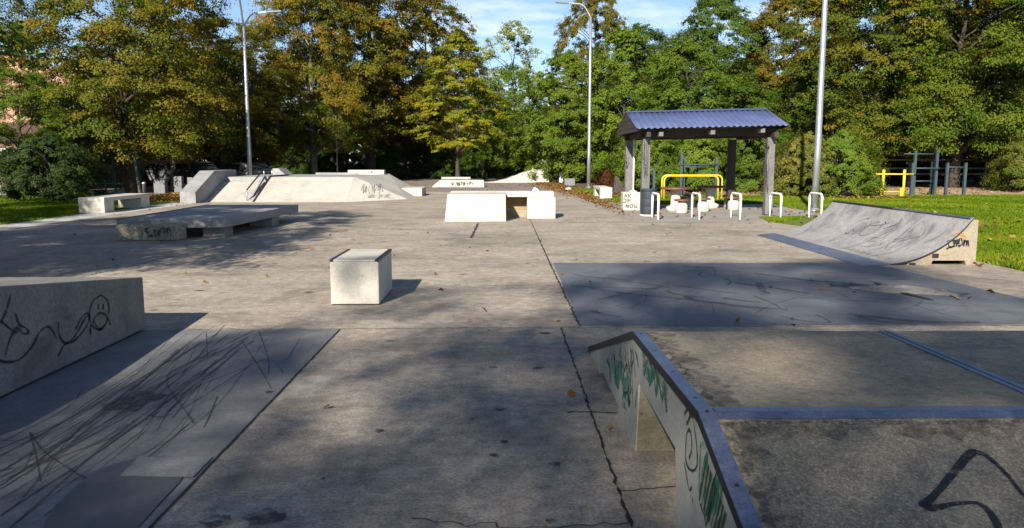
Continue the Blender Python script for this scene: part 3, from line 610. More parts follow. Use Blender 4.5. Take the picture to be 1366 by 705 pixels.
# scribbles that follow the curve
def curve_pt(s, y):
    """s: 0 bottom .. 1 lip"""
    a = s*amax; n = np.array((-math.sin(a), 0, math.cos(a)))
    return np.array((QX+rad*math.sin(a), y, rad*(1-math.cos(a))+.012)), n
mb = MB(); r2 = random.Random(11)
def curve_stroke(pts, w, mi):
    P = smooth_path(pts, 5); mb = MB()
    for (a, b) in zip(P[:-1], P[1:]):
        p, n = curve_pt(*a); q, _ = curve_pt(*b)
        mb.ribbon([p, q], n, w, .005, mi)
    mb.build('ramp_graffiti', [M['fade'], M['scratch']], root)
for k in range(26):
    y = r2.uniform(12.9, 15.6); s0 = r2.uniform(.35, .9); L = r2.uniform(.08, .35)
    curve_stroke([(s0, y), (max(.1, s0-L*.4), y+r2.uniform(-.08, .25)), (max(.06, s0-L), y+r2.uniform(-.1, .4))], r2.choice((.008, .014, .02)), r2.choice((0, 0, 0, 1)))
for cy_, rr in ((15.25, .3), (15.2, .16), (14.75, .25)):
    curve_stroke([(.66+.16*math.cos(a)*rr/.3, cy_+rr*math.sin(a)) for a in np.linspace(0, 5.6, 10)], .016, 0)
for k in range(9):
    y = 12.6+.22*k; curve_stroke([(.16, y), (.22, y+.03), (.17, y+.09), (.24, y+.12)], .012, 0)
for k in range(7):
    y = 13.3+.13*k; curve_stroke([(.55, y), (.47, y+.05), (.52, y+.1)], .014, 1)

# ------------------------------------------------------------------ far funbox with stairs, hubba, rail (left middle distance)
root = thing('bank_ramp', 'wide pale concrete bank with a sloping ledge and pyramid corner behind the low slab', 'skate ramp', (-8, 33, 0))
BH = .925; YB, YT, YE = 30.8, 33.2, 39.0
mb = MB(); mb.hexa([(-9.68, YB, 0), (-6.06, YB, 0), (-6.2, YT+.001, 0), (-9.68, YT+.001, 0)], [(-9.68, YB+.01, .006), (-6.07, YB+.01, .006), (-6.2, YT, BH), (-9.68, YT, BH)]); mb.build('front_bank', M['cream_conc'], root)
mb = MB(); mb.raw([(-6.055, YB, .0), (-4.0, YT, .0), (-6.195, YT, BH), (-6.195, YT, 0)], [(0, 1, 2), (1, 3, 2), (0, 3, 1)]); mb.build('corner_hip', M['white_conc'], root)
mb = MB(); mb.raw([(-4.0, YT, 0), (-3.9, YE, 0), (-5.6, YE, BH+.05), (-6.19, YT+.004, BH), (-5.6, YE, 0), (-6.19, YT+.004, 0)], [(0, 1, 2, 3), (1, 4, 2), (0, 3, 5), (0, 5, 4, 1)]); mb.build('side_bank', M['cream_conc'], root)
mb = MB(); mb.prism([(-11.6, YT), (-6.195, YT), (-5.605, YE), (-11.6, YE)], 'z', 0, BH); mb.build('platform', M['grey_conc'], root)
mb = MB(); mb.prism([(30.8, 0), (30.81, .005), (33.0, .72), (33.195, .72), (33.195, 0)], 'x', -11.6, -9.70); mb.build('stair_bank', M['cream_conc'], root)
mb = MB(); mb.prism([(30.0, 0), (30.0, .42), (32.1, 1.2), (34.7, 1.2), (34.7, 0)], 'x', -12.2, -11.603); mb.build('hubba_ledge', M['grey_conc'], root, bevel=.01)
mb = MB(); mb.tube([(-9.69, 30.8, .03), (-9.69, 33.2, BH+.03), (-9.69, 36, BH+.03)], .035, 8); mb.build('edge_pipe', M['steel_dark'], root)
mb = MB(); mb.prism([(30.95, .01), (30.95, .05), (33.2, .98), (33.2, BH)], 'x', -9.95, -9.87); mb.build('low_curb', M['grey_conc'], root)
mb = MB(); mb.box(-4.85, -3.64, 35.8, 37.8, 0, .36); mb.build('side_ledge', M['white_conc'], root, bevel=.01)
mb = MB(); mb.prism([(-10.42, BH), (-10.42, 1.25), (-10.12, 1.25), (-9.75, BH)], 'y', 35.9, 37.2); mb.build('wedge_ledge', M['grey_conc'], root)
mb = MB(); mb.box(-8.9, -6.9, 37.9, 38.3, BH, BH+.1); mb.build('back_kerb', M['grey_conc'], root)
mb = MB(); scrawl(mb, 482, 512, 245, 259, 13, (-6.055, YB, 0), (.66, -.68, .35), .035, seed=9); mb.build('bank_graffiti', M['fade'], root)
root = thing('concrete_beam', 'long white concrete beam lying on top of the pale bank', 'concrete beam', (-6.5, 38.1, BH))
mb = MB(); mb.box(-7.38, -5.66, 37.95, 38.5, BH+.003, BH+.225); mb.build('beam', M['white_conc'], root, bevel=.015)
mb = MB(); mb.tube([(-6.25, 37.96, 1.04), (-6.25, 37.94, 1.04)], .04, 10); mb.build('lifting_hole', M['crack'], root)
root = thing('handrail', 'grey steel handrail running down the stairs gap of the pale bank', 'handrail', (-9.98, 32, 0))
RP = [(-9.98, 30.95, .46), (-9.98, 33.3, 1.24), (-9.98, 34.5, 1.24)]
mb = MB(); mb.tube(RP, .028, 8); mb.build('rail', M['steel_dark'], root)
for y, za, zb in ((30.95, .03, .46), (33.3, BH, 1.22), (34.45, BH, 1.22)):
    mb = MB(); mb.tube([(-9.98, y, za), (-9.98, y, zb)], .025, 8); mb.build('post', M['galv'], root)

# ------------------------------------------------------------------ far ledge, far bench, far ramp
root = thing('trapezoid_ledge', 'low white trapezoid ledge with black scrawl in front of the yellow tree', 'skate ledge', (-2.6, 47.5, 0))
mb = MB(); mb.hexa([(-4.25, 47.4, 0), (-1.08, 47.4, 0), (-1.08, 48.6, 0), (-4.25, 48.6, 0)], [(-3.75, 47.42, .41), (-1.12, 47.42, .41), (-1.12, 48.6, .41), (-3.75, 48.6, .41)]); mb.build('ledge_body', M['white_conc'], root, bevel=.01)
mb = MB(); scrawl(mb, 602, 632, 243, 248, 12, (0, 47.4, 0), (0, -1, 0), .06, seed=5); mb.build('ledge_graffiti', M['fade'], root)
def stone_bench(name, label, loc, w, l, h, leg, mat):
    root = thing(name, label, 'bench', loc, None); x, y, z = loc
    mb = MB(); mb.box(x-w/2, x+w/2, y, y+l, h-.12, h); mb.build('seat', mat, root, bevel=.01)
    for a, b in ((0.004, leg), (l-leg, l-.004)):
        mb = MB(); mb.box(x-w/2+.004, x+w/2-.004, y+a, y+b, 0, h-.121); mb.build('leg', mat, root, bevel=.008)
    return root
stone_bench('concrete_bench', 'pale concrete bench on the grass edge below the left tree', (-12.72, 24.55, 0), .80, 3.15, .48, .62, M['white_conc'])
stone_bench('concrete_bench', 'white concrete bench on the leafy verge beside the middle lamp post', (4.34, 32.9, 0), .50, 2.5, .49, .5, M['white_conc'])
root = thing('concrete_bench', 'flat pale slab bench in the distance under the yellow tree', 'bench', (-3, 52, 0))
mb = MB(); mb.box(-4.0, -2.1, 52, 52.5, .38, .50); mb.build('seat', M['white_conc'], root)
for x in (-3.7, -2.5): mb = MB(); mb.box(x, x+.25, 52.05, 52.45, 0, .379); mb.build('leg', M['grey_conc'], root)
root = thing('bank_ramp', 'far pale concrete ramp with curved left run-up below the willow tree', 'skate ramp', (2, 57, 0))
pr = [(-1.5, 0), (-.5, .07), (.3, .26), (2.22, .95), (3.26, .95), (3.36, 0)]
mb = MB(); mb.prism(pr, 'y', 56.7, 60); mb.build('ramp_body', M['white_conc'], root)
mb = MB(); mb.tube([(2.22, 56.72, .97), (2.22, 59.9, .97)], .09, 8); mb.build('coping', M['white_conc'], root)
root = thing('white_cover', 'small white peaked cover above a dark base on the far ramp', 'cover', (2.9, 59, .95))
mb = MB(); mb.raw([(2.5, 58.6, 1.35), (2.75, 58.5, 1.2), (3.0, 58.6, 1.65), (2.95, 58.5, 1.25), (3.4, 58.6, 1.25), (3.25, 59, 1.5), (3.0, 59.1, 1.62), (2.6, 59.1, 1.35)], [(0, 1, 2), (1, 3, 2), (3, 4, 5, 2), (2, 5, 6), (0, 2, 6, 7)]); mb.build('sheet', M['whitepaint'], root)
mb = MB(); mb.box(2.55, 3.4, 58.7, 59.2, .953, 1.2); mb.build('base', M['teal'], root)
root = thing('short_post', 'short dark post standing on the floor behind the white grind box', 'post', (1.55, 34, 0))
mb = MB(); mb.tube([(1.55, 34.0, 0), (1.55, 34, .5)], [.045, .035], 8); mb.build('post', M['teal'], root)
o = MB().hexa([(3.35, 42.5, .0), (3.75, 42.4, 0), (3.75, 42.8, 0), (3.4, 42.8, 0)], [(3.42, 42.55, .13), (3.66, 42.5, .17), (3.65, 42.7, .15), (3.45, 42.7, .12)]).build('stone', M['white_conc'], None, bevel=.03)
tag(o, 'small white stone lying on the leaf litter before the middle lamp post', 'stone')

# ------------------------------------------------------------------ lamp posts
def lamp_post(label, x, y, arms, h=10.4, flare=True):
    root = thing('street_lamp', label, 'street lamp', (x, y, 0), 'tall galvanised street lamps round the park')
    mb = MB(); mb.tube([(x, y, 0), (x, y, 2.0), (x, y, h*.55), (x, y, h-.8)], [.115, .105, .085, .062], 14); mb.build('pole', M['galv'], root)
    mb = MB(); mb.lathe([(.19, 0), (.19, .03), (.13, .035), (.13, .10)], x, y, 14); mb.build('foot_flange', M['galv'], root)
    for (dx, dy, up) in arms:
        pts = [(x, y, h-.85)]+[(x+dx*t, y+dy*t, h-.85+up*math.sin(min(1, t*2.2)*math.pi/2)+.12*t) for t in np.linspace(.05, 1, 12)]
        mb = MB(); mb.tube(pts, [.055]+[.045]*12, 8); mb.build('arm', M['galv'], root)
        e = np.array(pts[-1]); d = np.array((dx, dy, .1)); d /= np.linalg.norm(d); s = np.cross(d, (0, 0, 1)); s /= np.linalg.norm(s); u = np.array((0, 0, 1.0))
        mb = MB(); L = .7
        mb.hexa([e-d*.05-s*.07-u*.04, e+d*L-s*.11-u*.05, e+d*L+s*.11-u*.05, e-d*.05+s*.07-u*.04], [e-d*.05-s*.05+u*.05, e+d*L-s*.08+u*.03, e+d*L+s*.08+u*.03, e-d*.05+s*.05+u*.05])
        mb.build('lamp_head', M['greybox'], root, bevel=.02)
    return root
lamp_post('tall grey street lamp rising behind the left end of the quarter pipe', 10.08, 25.3, [(-2.0, .2, .75)], 10.6)
lamp_post('tall grey street lamp with a single arm behind the white bench at centre right', 5.03, 46.0, [(-1.3, 0, .7)], 10.45)
lamp_post('tall grey street lamp with two arms behind the hubba ledge of the pale bank', -12.75, 40.2, [(1.2, 0, .62), (.6, -3.6, 1.5)], 8.95)
root = thing('sign_post', 'slim white post with a white box at its foot beside the far ramp', 'post', (4.35, 57, 0))
mb = MB(); mb.tube([(4.4, 57, 0), (4.4, 57, 2.7)], .055, 8); mb.build('pole', M['whitepaint'], root)
mb = MB(); mb.box(4.1, 4.38, 56.85, 57.1, 0, .72); mb.build('box', M['whitepaint'], root, bevel=.02)
root = thing('planter', 'low grey concrete planter right of the slim white post', 'planter', (4.2, 50, 0))
mb = MB(); mb.box(3.95, 4.6, 50, 50.7, 0, .45); mb.build('tub', M['greybox'], root, bevel=.02)
mb = MB(); mb.box(4.02, 4.53, 50.08, 50.62, .451, .46); mb.build('soil', M['dirt'], root)

# ------------------------------------------------------------------ shelter
root = thing('shelter', 'open timber picnic shelter with blue corrugated roof on four posts', 'shelter', (6.1, 25.5, 0))
def roofz(x, y):  # gently tilted roof: ridge along x at y=25.45
    t = abs(y-24.9)/2.03; return 3.16-.58*t+.022*(x-6.1)
mb = MB(); nx, vs, fs = 176, [], []
ys = [22.87, 24.9, 26.93]; x0, x1 = 3.85, 8.25
for i in range(nx+1):
    x = x0+(x1-x0)*i/nx; ph = math.cos(i/nx*25*2*math.pi)*.016
    for y in ys: vs.append((x, y, roofz(x, y)+ph))
for i in range(nx):
    for j in range(2): fs.append((i*3+j, (i+1)*3+j, (i+1)*3+j+1, i*3+j+1))
mb.raw(vs, fs, 0, True); rf = mb.build('roof', M['bluetin'], root)
so = rf.modifiers.new('sheet', 'SOLIDIFY'); so.thickness = .004
mb = MB()
for s in (-1, 1): mb.hexa([(x0, 24.9, roofz(x0, 24.9)+.026), (x1, 24.9, roofz(x1, 24.9)+.026), (x1, 24.9+s*.16, roofz(x1, 25.06)+.026), (x0, 24.9+s*.16, roofz(x0, 25.06)+.026)], [(x0, 24.9, roofz(x0, 24.9)+.034), (x1, 24.9, roofz(x1, 24.9)+.034), (x1, 24.9+s*.16, roofz(x1, 25.06)+.03), (x0, 24.9+s*.16, roofz(x0, 25.06)+.03)])
mb.build('ridge_cap', M['bluetin'], root)
mb = MB(); mb.hexa([(x0+.1, 22.95, 2.50), (x1-.1, 22.95, 2.64), (x1-.1, 26.85, 2.64), (x0+.1, 26.85, 2.50)], [(x0+.1, 22.95, 2.51), (x1-.1, 22.95, 2.65), (x1-.1, 26.85, 2.65), (x0+.1, 26.85, 2.51)]); mb.build('ceiling', M['darkwood'], root)
for y in (23.52, 26.32):
    mb = MB(); mb.hexa([(4.05, y-.07, 2.27), (8.1, y-.07, 2.36), (8.1, y+.07, 2.36), (4.05, y+.07, 2.27)], [(4.05, y-.07, 2.495), (8.1, y-.07, 2.60), (8.1, y+.07, 2.60), (4.05, y+.07, 2.495)]); mb.build('beam', M['darkwood'], root)
for x in (4.24, 7.95):
    mb = MB(); mb.box(x-.06, x+.06, 23.0, 26.8, 2.30, 2.44); mb.build('cross_beam', M['darkwood'], root)
# boarded gable ends
for gx in (x0+.03, x1-.08):
    mb = MB()
    for k in range(5):
        za = 2.50+.125*k+.022*(gx-6.1); zb = za+.12; hw = lambda z: 2.0*(1-(z-.022*(gx-6.1)-2.55)/.62)
        a, b = min(1.98, hw(za)), max(.05, hw(zb)); off = .006*(k % 2)
        mb.hexa([(gx-off, 24.9-a, za), (gx+.03-off, 24.9-a, za), (gx+.03-off, 24.9+a, za), (gx-off, 24.9+a, za)], [(gx-off, 24.9-b, zb), (gx+.03-off, 24.9-b, zb), (gx+.03-off, 24.9+b, zb), (gx-off, 24.9+b, zb)])
    mb.build('gable_boards', M['darkwood'], root)
for (x, y, mt) in ((4.25, 23.5, 'greywood'), (7.93, 23.45, 'greywood'), (4.20, 26.3, 'greywood'), (7.62, 26.3, 'darkwood')):
    mb = MB(); mb.box(x-.115, x+.115, y-.115, y+.115, .02, 2.29); mb.build('post', M[mt], root, bevel=.012)
for x in (4.6, 6.1, 7.55):
    mb = MB(); mb.box(x-.06, x+.06, 23.0, 23.44, 2.34+.035*(x-6.1)+.03, 2.46+.035*(x-6.1)+.03); mb.build('rafter_end', M['greywood'], root)
for (args, y, wd, sd) in (((1019, 1026, 188, 206, 6), 23.335, .035, 2), ((1019, 1026, 210, 262, 8), 23.335, .012, 8), ((857, 865, 185, 245, 8), 23.385, .012, 6), ((834, 840, 208, 226, 5), 26.185, .022, 12)):
    mb = MB(); scrawl(mb, *args, (0, y, 0), (0, -1, 0), wd, seed=sd); mb.build('post_graffiti', M['fade'], root)
# concrete plinth with letters and its pole
root = thing('plinth', 'white concrete plinth lettered AK JP NOU carrying a slim white pole beside the shelter', 'plinth', (4.2, 25.5, 0))
mb = MB(); mb.box(3.93, 4.48, 25.60, 26.12, 0, .59); mb.build('plinth_block', M['white_conc'], root, bevel=.012)
mb = MB(); mb.lathe([(.13, .601), (.13, .625), (.045, .63), (.04, .66)], 4.30, 25.9, 14); mb.tube([(4.30, 25.9, .63), (4.30, 25.9, 2.46)], .03, 10); mb.build('pole', M['whitepaint'], root)
def glyphs(mb, words, ox, oz, cw, chh, y, w, mi=0):
    G = {'A': [[(0, 0), (.45, 1), (.9, 0)], [(.2, .4), (.75, .4)]], 'K': [[(.1, 0), (.1, 1)], [(.9, 1), (.1, .45), (.9, 0)]], 'J': [[(.1, .95), (.8, 1), (.85, .4), (.45, 0), (0, .2)]],
         'P': [[(.15, 0), (.15, 1)], [(.15, 1), (.75, .95), (.8, .55), (.15, .45)]], 'N': [[(.05, 0), (.1, 1)], [(.1, 1), (.75, 0)], [(.75, 0), (.85, 1)]], 'O': [[(.45, 1), (.05, .6), (.3, 0), (.8, .3), (.75, .85), (.45, 1)]], 'U': [[(.1, 1), (.1, .3), (.45, 0), (.8, .3), (.85, 1)]]}
    for r, wd in enumerate(words):
        for c, ch in enumerate(wd):
            for st in G[ch]:
                mb.ribbon([(ox+(c+p[0]*.8)*cw+.03*r*(-1)**r, y, oz-r*chh*1.35+p[1]*chh) for p in (smooth_path(st, 4) if len(st) > 3 else st)], (0, -1, 0), w, .004, mi)
mb = MB(); glyphs(mb, ['AK', 'JP', 'NOU'], 3.96, .42, .135, .125, 25.60, .028); mb.build('plinth_lettering', M['black'], root)
# litter bin
root = thing('litter_bin', 'dark blue-grey round litter bin with ribbed sides in front of the shelter post', 'litter bin', (4.30, 23.0, 0))
mb = MB(); mb.lathe([(.27, 0), (.27, .05), (.2, .052)], 4.30, 23.1, 20); mb.build('base', M['white_conc'], root)
pf = [(.20, .053)]
for k in range(3): z = .07+.22*k; pf += [(.214, z), (.220, z+.015), (.220, z+.19), (.214, z+.205)]
pf += [(.225, .745), (.235, .755), (.235, .79), (.20, .80), (.17, .80), (.165, .5)]
mb = MB(); mb.lathe(pf, 4.30, 23.1, 28); mb.build('drum', M['bin'], root)
# bike stands
def bike_stand(label, x, y):
    root = thing('bike_stand', label, 'bike stand', (x, y, 0), 'white hoop bike stands along the shelter front')
    r = .12; h = .70; L = .88
    pts = [(x, y, 0), (x, y, h-r)]+[(x, y+r-r*math.cos(a), h-r+r*math.sin(a)) for a in np.linspace(.2, math.pi/2, 6)]+[(x, y+L-r+r*math.sin(a), h-r+r*math.cos(a)) for a in np.linspace(0, math.pi/2-.2, 6)]+[(x, y+L, h-r), (x, y+L, 0)]
    mb = MB(); mb.tube(pts, .033, 10); mb.build('hoop', M['whitepaint'], root)
    for yy in (y, y+L): mb = MB(); mb.lathe([(.06, 0), (.06, .008), (.04, .01)], x, yy, 10); mb.build('foot_plate', M['galv'], root)
for x, lb in ((4.30, 'white hoop bike stand beside the litter bin'), (5.44, 'white hoop bike stand before the picnic tables, second from the bin'), (6.57, 'white hoop bike stand before the picnic tables, third from the bin'), (7.69, 'white hoop bike stand in front of the right shelter post'), (8.82, 'white hoop bike stand beside the lamp post behind the quarter pipe')):
    bike_stand(lb, x, 21.65)
# picnic tables and stools
def table(label, x, y):
    root = thing('picnic_table', label, 'table', (x, y, 0))
    mb = MB(); mb.lathe([(.30, 0), (.30, .14), (.16, .2), (.15, .55), (.19, .68), (.19, .70)], x, y, 14); mb.build('pedestal', M['white_conc'], root)
    mb = MB(); mb.lathe([(.46, .701), (.47, .71), (.47, .755), (.46, .765)], x, y, 22); mb.build('tabletop', M['brownwood'], root)
table('round brown picnic table on a concrete pedestal, under the left half of the shelter', 5.55, 25.2)
table('round brown picnic table on a concrete pedestal, under the right half of the shelter', 7.05, 26.7)
def stool(label, x, y):
    root = thing('stool', label, 'stool', (x, y, 0))
    mb = MB(); mb.lathe([(.18, 0), (.19, .02), (.19, .22), (.16, .30), (.11, .33), (.11, .37)], x, y, 14); mb.build('pedestal', M['white_conc'], root)
    mb = MB(); mb.lathe([(.22, .371), (.23, .38), (.23, .42), (.21, .43)], x, y, 18); mb.build('seat', M['brownwood'], root)
for lb, x, y in (('brown topped concrete stool in front of the left picnic table', 5.55, 24.35), ('brown topped concrete stool right of the left picnic table', 6.42, 25.1), ('brown topped concrete stool left of the left picnic table', 4.75, 25.4), ('brown topped concrete stool behind the left picnic table', 5.95, 26.2),
                 ('brown topped concrete stool in front of the right picnic table', 7.62, 25.9), ('brown topped concrete stool right of the right picnic table', 7.85, 27.2), ('brown topped concrete stool behind the right picnic table', 6.55, 27.5)):
    stool(lb, x, y)

# ------------------------------------------------------------------ outdoor gym behind
def dipbar(label, xa, xb, y, h=.98):
    root = thing('exercise_bar', label, 'exercise bar', ((xa+xb)/2, y, 0)); r = .2
    pts = [(xa, y, 0), (xa, y, h-r)]+[(xa+r-r*math.cos(a), y, h-r+r*math.sin(a)) for a in np.linspace(.2, math.pi/2, 5)]+[(xb-r+r*math.sin(a), y, h-r+r*math.cos(a)) for a in np.linspace(0, math.pi/2-.2, 5)]+[(xb, y, h-r), (xb, y, 0)]
    mb = MB(); mb.tube(pts, .036, 8); mb.build('bar', M['yellow'], root)
    for x in (xa, xb): mb = MB(); mb.lathe([(.10, 0), (.10, .015), (.06, .02)], x, y, 10); mb.build('foot', M['yellow'], root)
dipbar('yellow hooped exercise bar behind the picnic tables, the nearer of the pair', 6.63, 8.85, 32.3)
dipbar('yellow hooped exercise bar behind the picnic tables, the farther of the pair', 6.80, 9.37, 33.6)
def frame(label, posts, bars, y, name='pull_up_frame', mat='teal', r=.055):
    root = thing(name, label, 'exercise frame', (posts[0][0], y, 0))
    for x, h, dy in posts: mb = MB(); mb.box(x-r, x+r, y+dy-r, y+dy+r, 0, h); mb.build('post', M[mat], root)
    for xa, xb, z, dy in bars: mb = MB(); mb.tube([(xa, y+dy, z), (xb, y+dy, z)], .03, 8); mb.build('bar', M[mat], root)
frame('dark pull-up frame seen through the shelter behind the yellow bars', [(8.15, 1.95, 0), (8.4, 1.75, .6), (9.75, 1.75, 0), (7.1, 1.2, 1)], [(8.1, 10.1, 1.42, -.08), (8.4, 9.75, 1.3, .6)], 36)
frame('dark grey pull-up frame of slim posts on the lawn far right', [(18.75, 1.5, -.2), (19.15, 2.05, .4), (19.95, 2.1, 0), (20.1, 1.55, .6), (20.4, 1.5, -.1), (21.3, 1.5, 0)], [(18.75, 20.0, 1.25, -.2), (20.4, 21.3, 1.3, 0), (19.15, 20.1, .65, .4), (18.6, 20.0, 1.9, .4)], 36.2)
root = thing('yellow_rail', 'yellow exercise rail with two stubby posts beside the clipped bush', 'exercise bar', (17.4, 35, 0))
for x in (16.95, 17.88):
    mb = MB(); mb.tube([(x, 35, 0), (x, 35, 1.2)], .06, 10); mb.build('post', M['yellow'], root)
    mb = MB(); mb.box(x-.17, x-.062, 34.93, 35.07, 0, .40); mb.build('step', M['yellow'], root)
mb = MB(); mb.tube([(16.6, 35, 1.0), (18.3, 35, 1.0)], .032, 8); mb.build('bar', M['yellow'], root)
mb = MB(); mb.tube([(16.6, 35.05, .22), (17.9, 35.05, .22)], .03, 8); mb.build('low_bar', M['yellow'], root)
root = thing('rail_fence', 'low weathered rail fence in the shade beyond the dirt path on the right', 'fence', (28, 49, 0))
for x in np.arange(20.5, 38, 2.4): mb = MB(); mb.box(x-.05, x+.05, 48.95, 49.05, 0, 1.7); mb.build('post', M['greywood'], root)
for z in (.75, 1.1, 1.62): mb = MB(); mb.box(20, 37.8, 48.9, 48.945, z-.05, z+.05); mb.build('rail', M['greywood'], root)
o = MB().hexa([(5.2, 37.2, 0), (5.95, 37.0, 0), (5.9, 37.7, 0), (5.3, 37.7, 0)], [(5.3, 37.4, .85), (5.42, 37.3, .9), (5.5, 37.6, .8), (5.35, 37.6, .85)]).build('tree_stump', M['bark'], None, bevel=.06)
tag(o, 'leaning brown broken stump on the leafy verge beside the shelter', 'stump')

# ------------------------------------------------------------------ building, fence, boxes, cars on the left
root = thing('brick_house', 'old house with low brown rendered front, orange brick gable and chimney behind the left tree', 'house', (-34, 46, 0))
mb = MB(); mb.box(-48, -23.6, 43.2, 49.6, 0, 3.0); mb.build('wall', M['plaster'], root)
mb = MB(); mb.box(-48.2, -23.4, 42.95, 43.19, 2.62, 2.80); mb.build('cornice', M['cornice'], root)
mb = MB(); mb.prism([(42.9, 3.0), (49.6, 3.9), (49.6, 3.0)], 'x', -48.2, -23.4); mb.build('lower_roof', M['rooftile'], root)
mb = MB(); mb.box(-48, -23.0, 49.7, 60, 0, 7.2); mb.build('gable_wall', M['brick'], root)
mb = MB(); mb.prism([(49.4, 7.2), (54.9, 8.6), (60.2, 7.2)], 'x', -48.2, -33); mb.build('roof', M['rooftile'], root)
mb = MB(); mb.box(-30.6, -29.9, 50.2, 50.9, 7.2, 7.85); mb.box(-30.68, -29.82, 50.12, 50.98, 7.85, 7.95); mb.build('chimney', M['brick'], root)
for (xa, xb, za, zb) in ((-28.95, -27.65, .85, 2.15), (-26.9, -26.3, 1.65, 2.15), (-33, -31.7, .85, 2.15), (-25.2, -24.5, 1.4, 2.1)):
    mb = MB(); mb.box(xa, xb, 43.12, 43.197, za, zb); w = mb.build('window', M['glass'], root)
    mb = MB()
    for a, b, c, d in ((xa-.09, xb+.09, zb, zb+.1), (xa-.09, xb+.09, za-.1, za), (xa-.09, xa, za, zb), (xb, xb+.09, za, zb), ((xa+xb)/2-.03, (xa+xb)/2+.03, za, zb)): mb.box(a, b, 43.07, 43.118, c, d)
    mb.build('frame', M['frame'], w)
    mb = MB(); mb.box(xa-.14, xb+.14, 43.0, 43.19, za-.17, za-.102); mb.build('sill', M['cornice'], w)
root = thing('mesh_fence', 'green wire mesh fence panels on posts between the dark bush and the left tree trunk', 'fence', (-20, 40.2, 0))
for x in (-23.4, -21.6, -20.05, -19.55, -18.3): mb = MB(); mb.box(x-.04, x+.04, 40.16, 40.24, 0, 2.0); mb.build('post', M['greenfence'], root)
mb = MB()
for z in np.arange(.1, 2.0, .1): mb.tube([(-23.4, 40.13, z), (-18.3, 40.13, z)], .005, 4, cap=False)
for x in np.arange(-23.35, -18.3, .1): mb.tube([(x, 40.125, .05), (x, 40.125, 1.95)], .004, 4, cap=False)
mb.build('wire_mesh', M['greenfence'], root)
mb = MB(); mb.box(-23.4, -18.3, 40.10, 40.118, .42, .47); mb.build('rail', M['greenfence'], root)
root = thing('utility_box', 'grey utility cabinet in the shade right of the left tree trunk', 'utility box', (-16.1, 37.6, 0))
mb = MB(); mb.box(-16.45, -15.93, 37.5, 37.85, .05, .72); mb.build('cabinet', M['greybox'], root, bevel=.015)
mb = MB(); mb.box(-16.48, -15.90, 37.47, 37.88, .721, .76); mb.build('cap', M['greybox'], root, bevel=.01)
mb = MB(); mb.box(-16.42, -15.96, 37.53, 37.82, 0, .049); mb.build('base', M['grey_conc'], root)
root = thing('utility_box', 'taller grey utility cabinet next to the hubba ledge end', 'utility box', (-15.3, 37.9, 0))
mb = MB(); mb.box(-15.62, -15.25, 37.8, 38.1, .05, .85); mb.box(-15.0, -14.75, 37.85, 38.1, .05, .80); mb.build('cabinet', M['greybox'], root, bevel=.015)
mb = MB(); mb.box(-15.65, -14.72, 37.77, 38.13, 0, .049); mb.build('base', M['grey_conc'], root)
root = thing('bollard', 'small white bollard on the grass left of the grey cabinet', 'bollard', (-16.9, 37.5, 0))
mb = MB(); mb.lathe([(.075, 0), (.075, .5), (.095, .51), (.095, .56), (.05, .60)], -16.9, 37.5, 14); mb.build('bollard_body', M['galv'], root)
o = MB().tube([(-17.6, 38.6, 0), (-17.75, 38.65, 1.2), (-17.85, 38.7, 2.2)], [.08, .065, .06], 8).build('leaning_post', M['greywood'])
tag(o, 'slim leaning grey wooden post right of the left tree trunk', 'post')
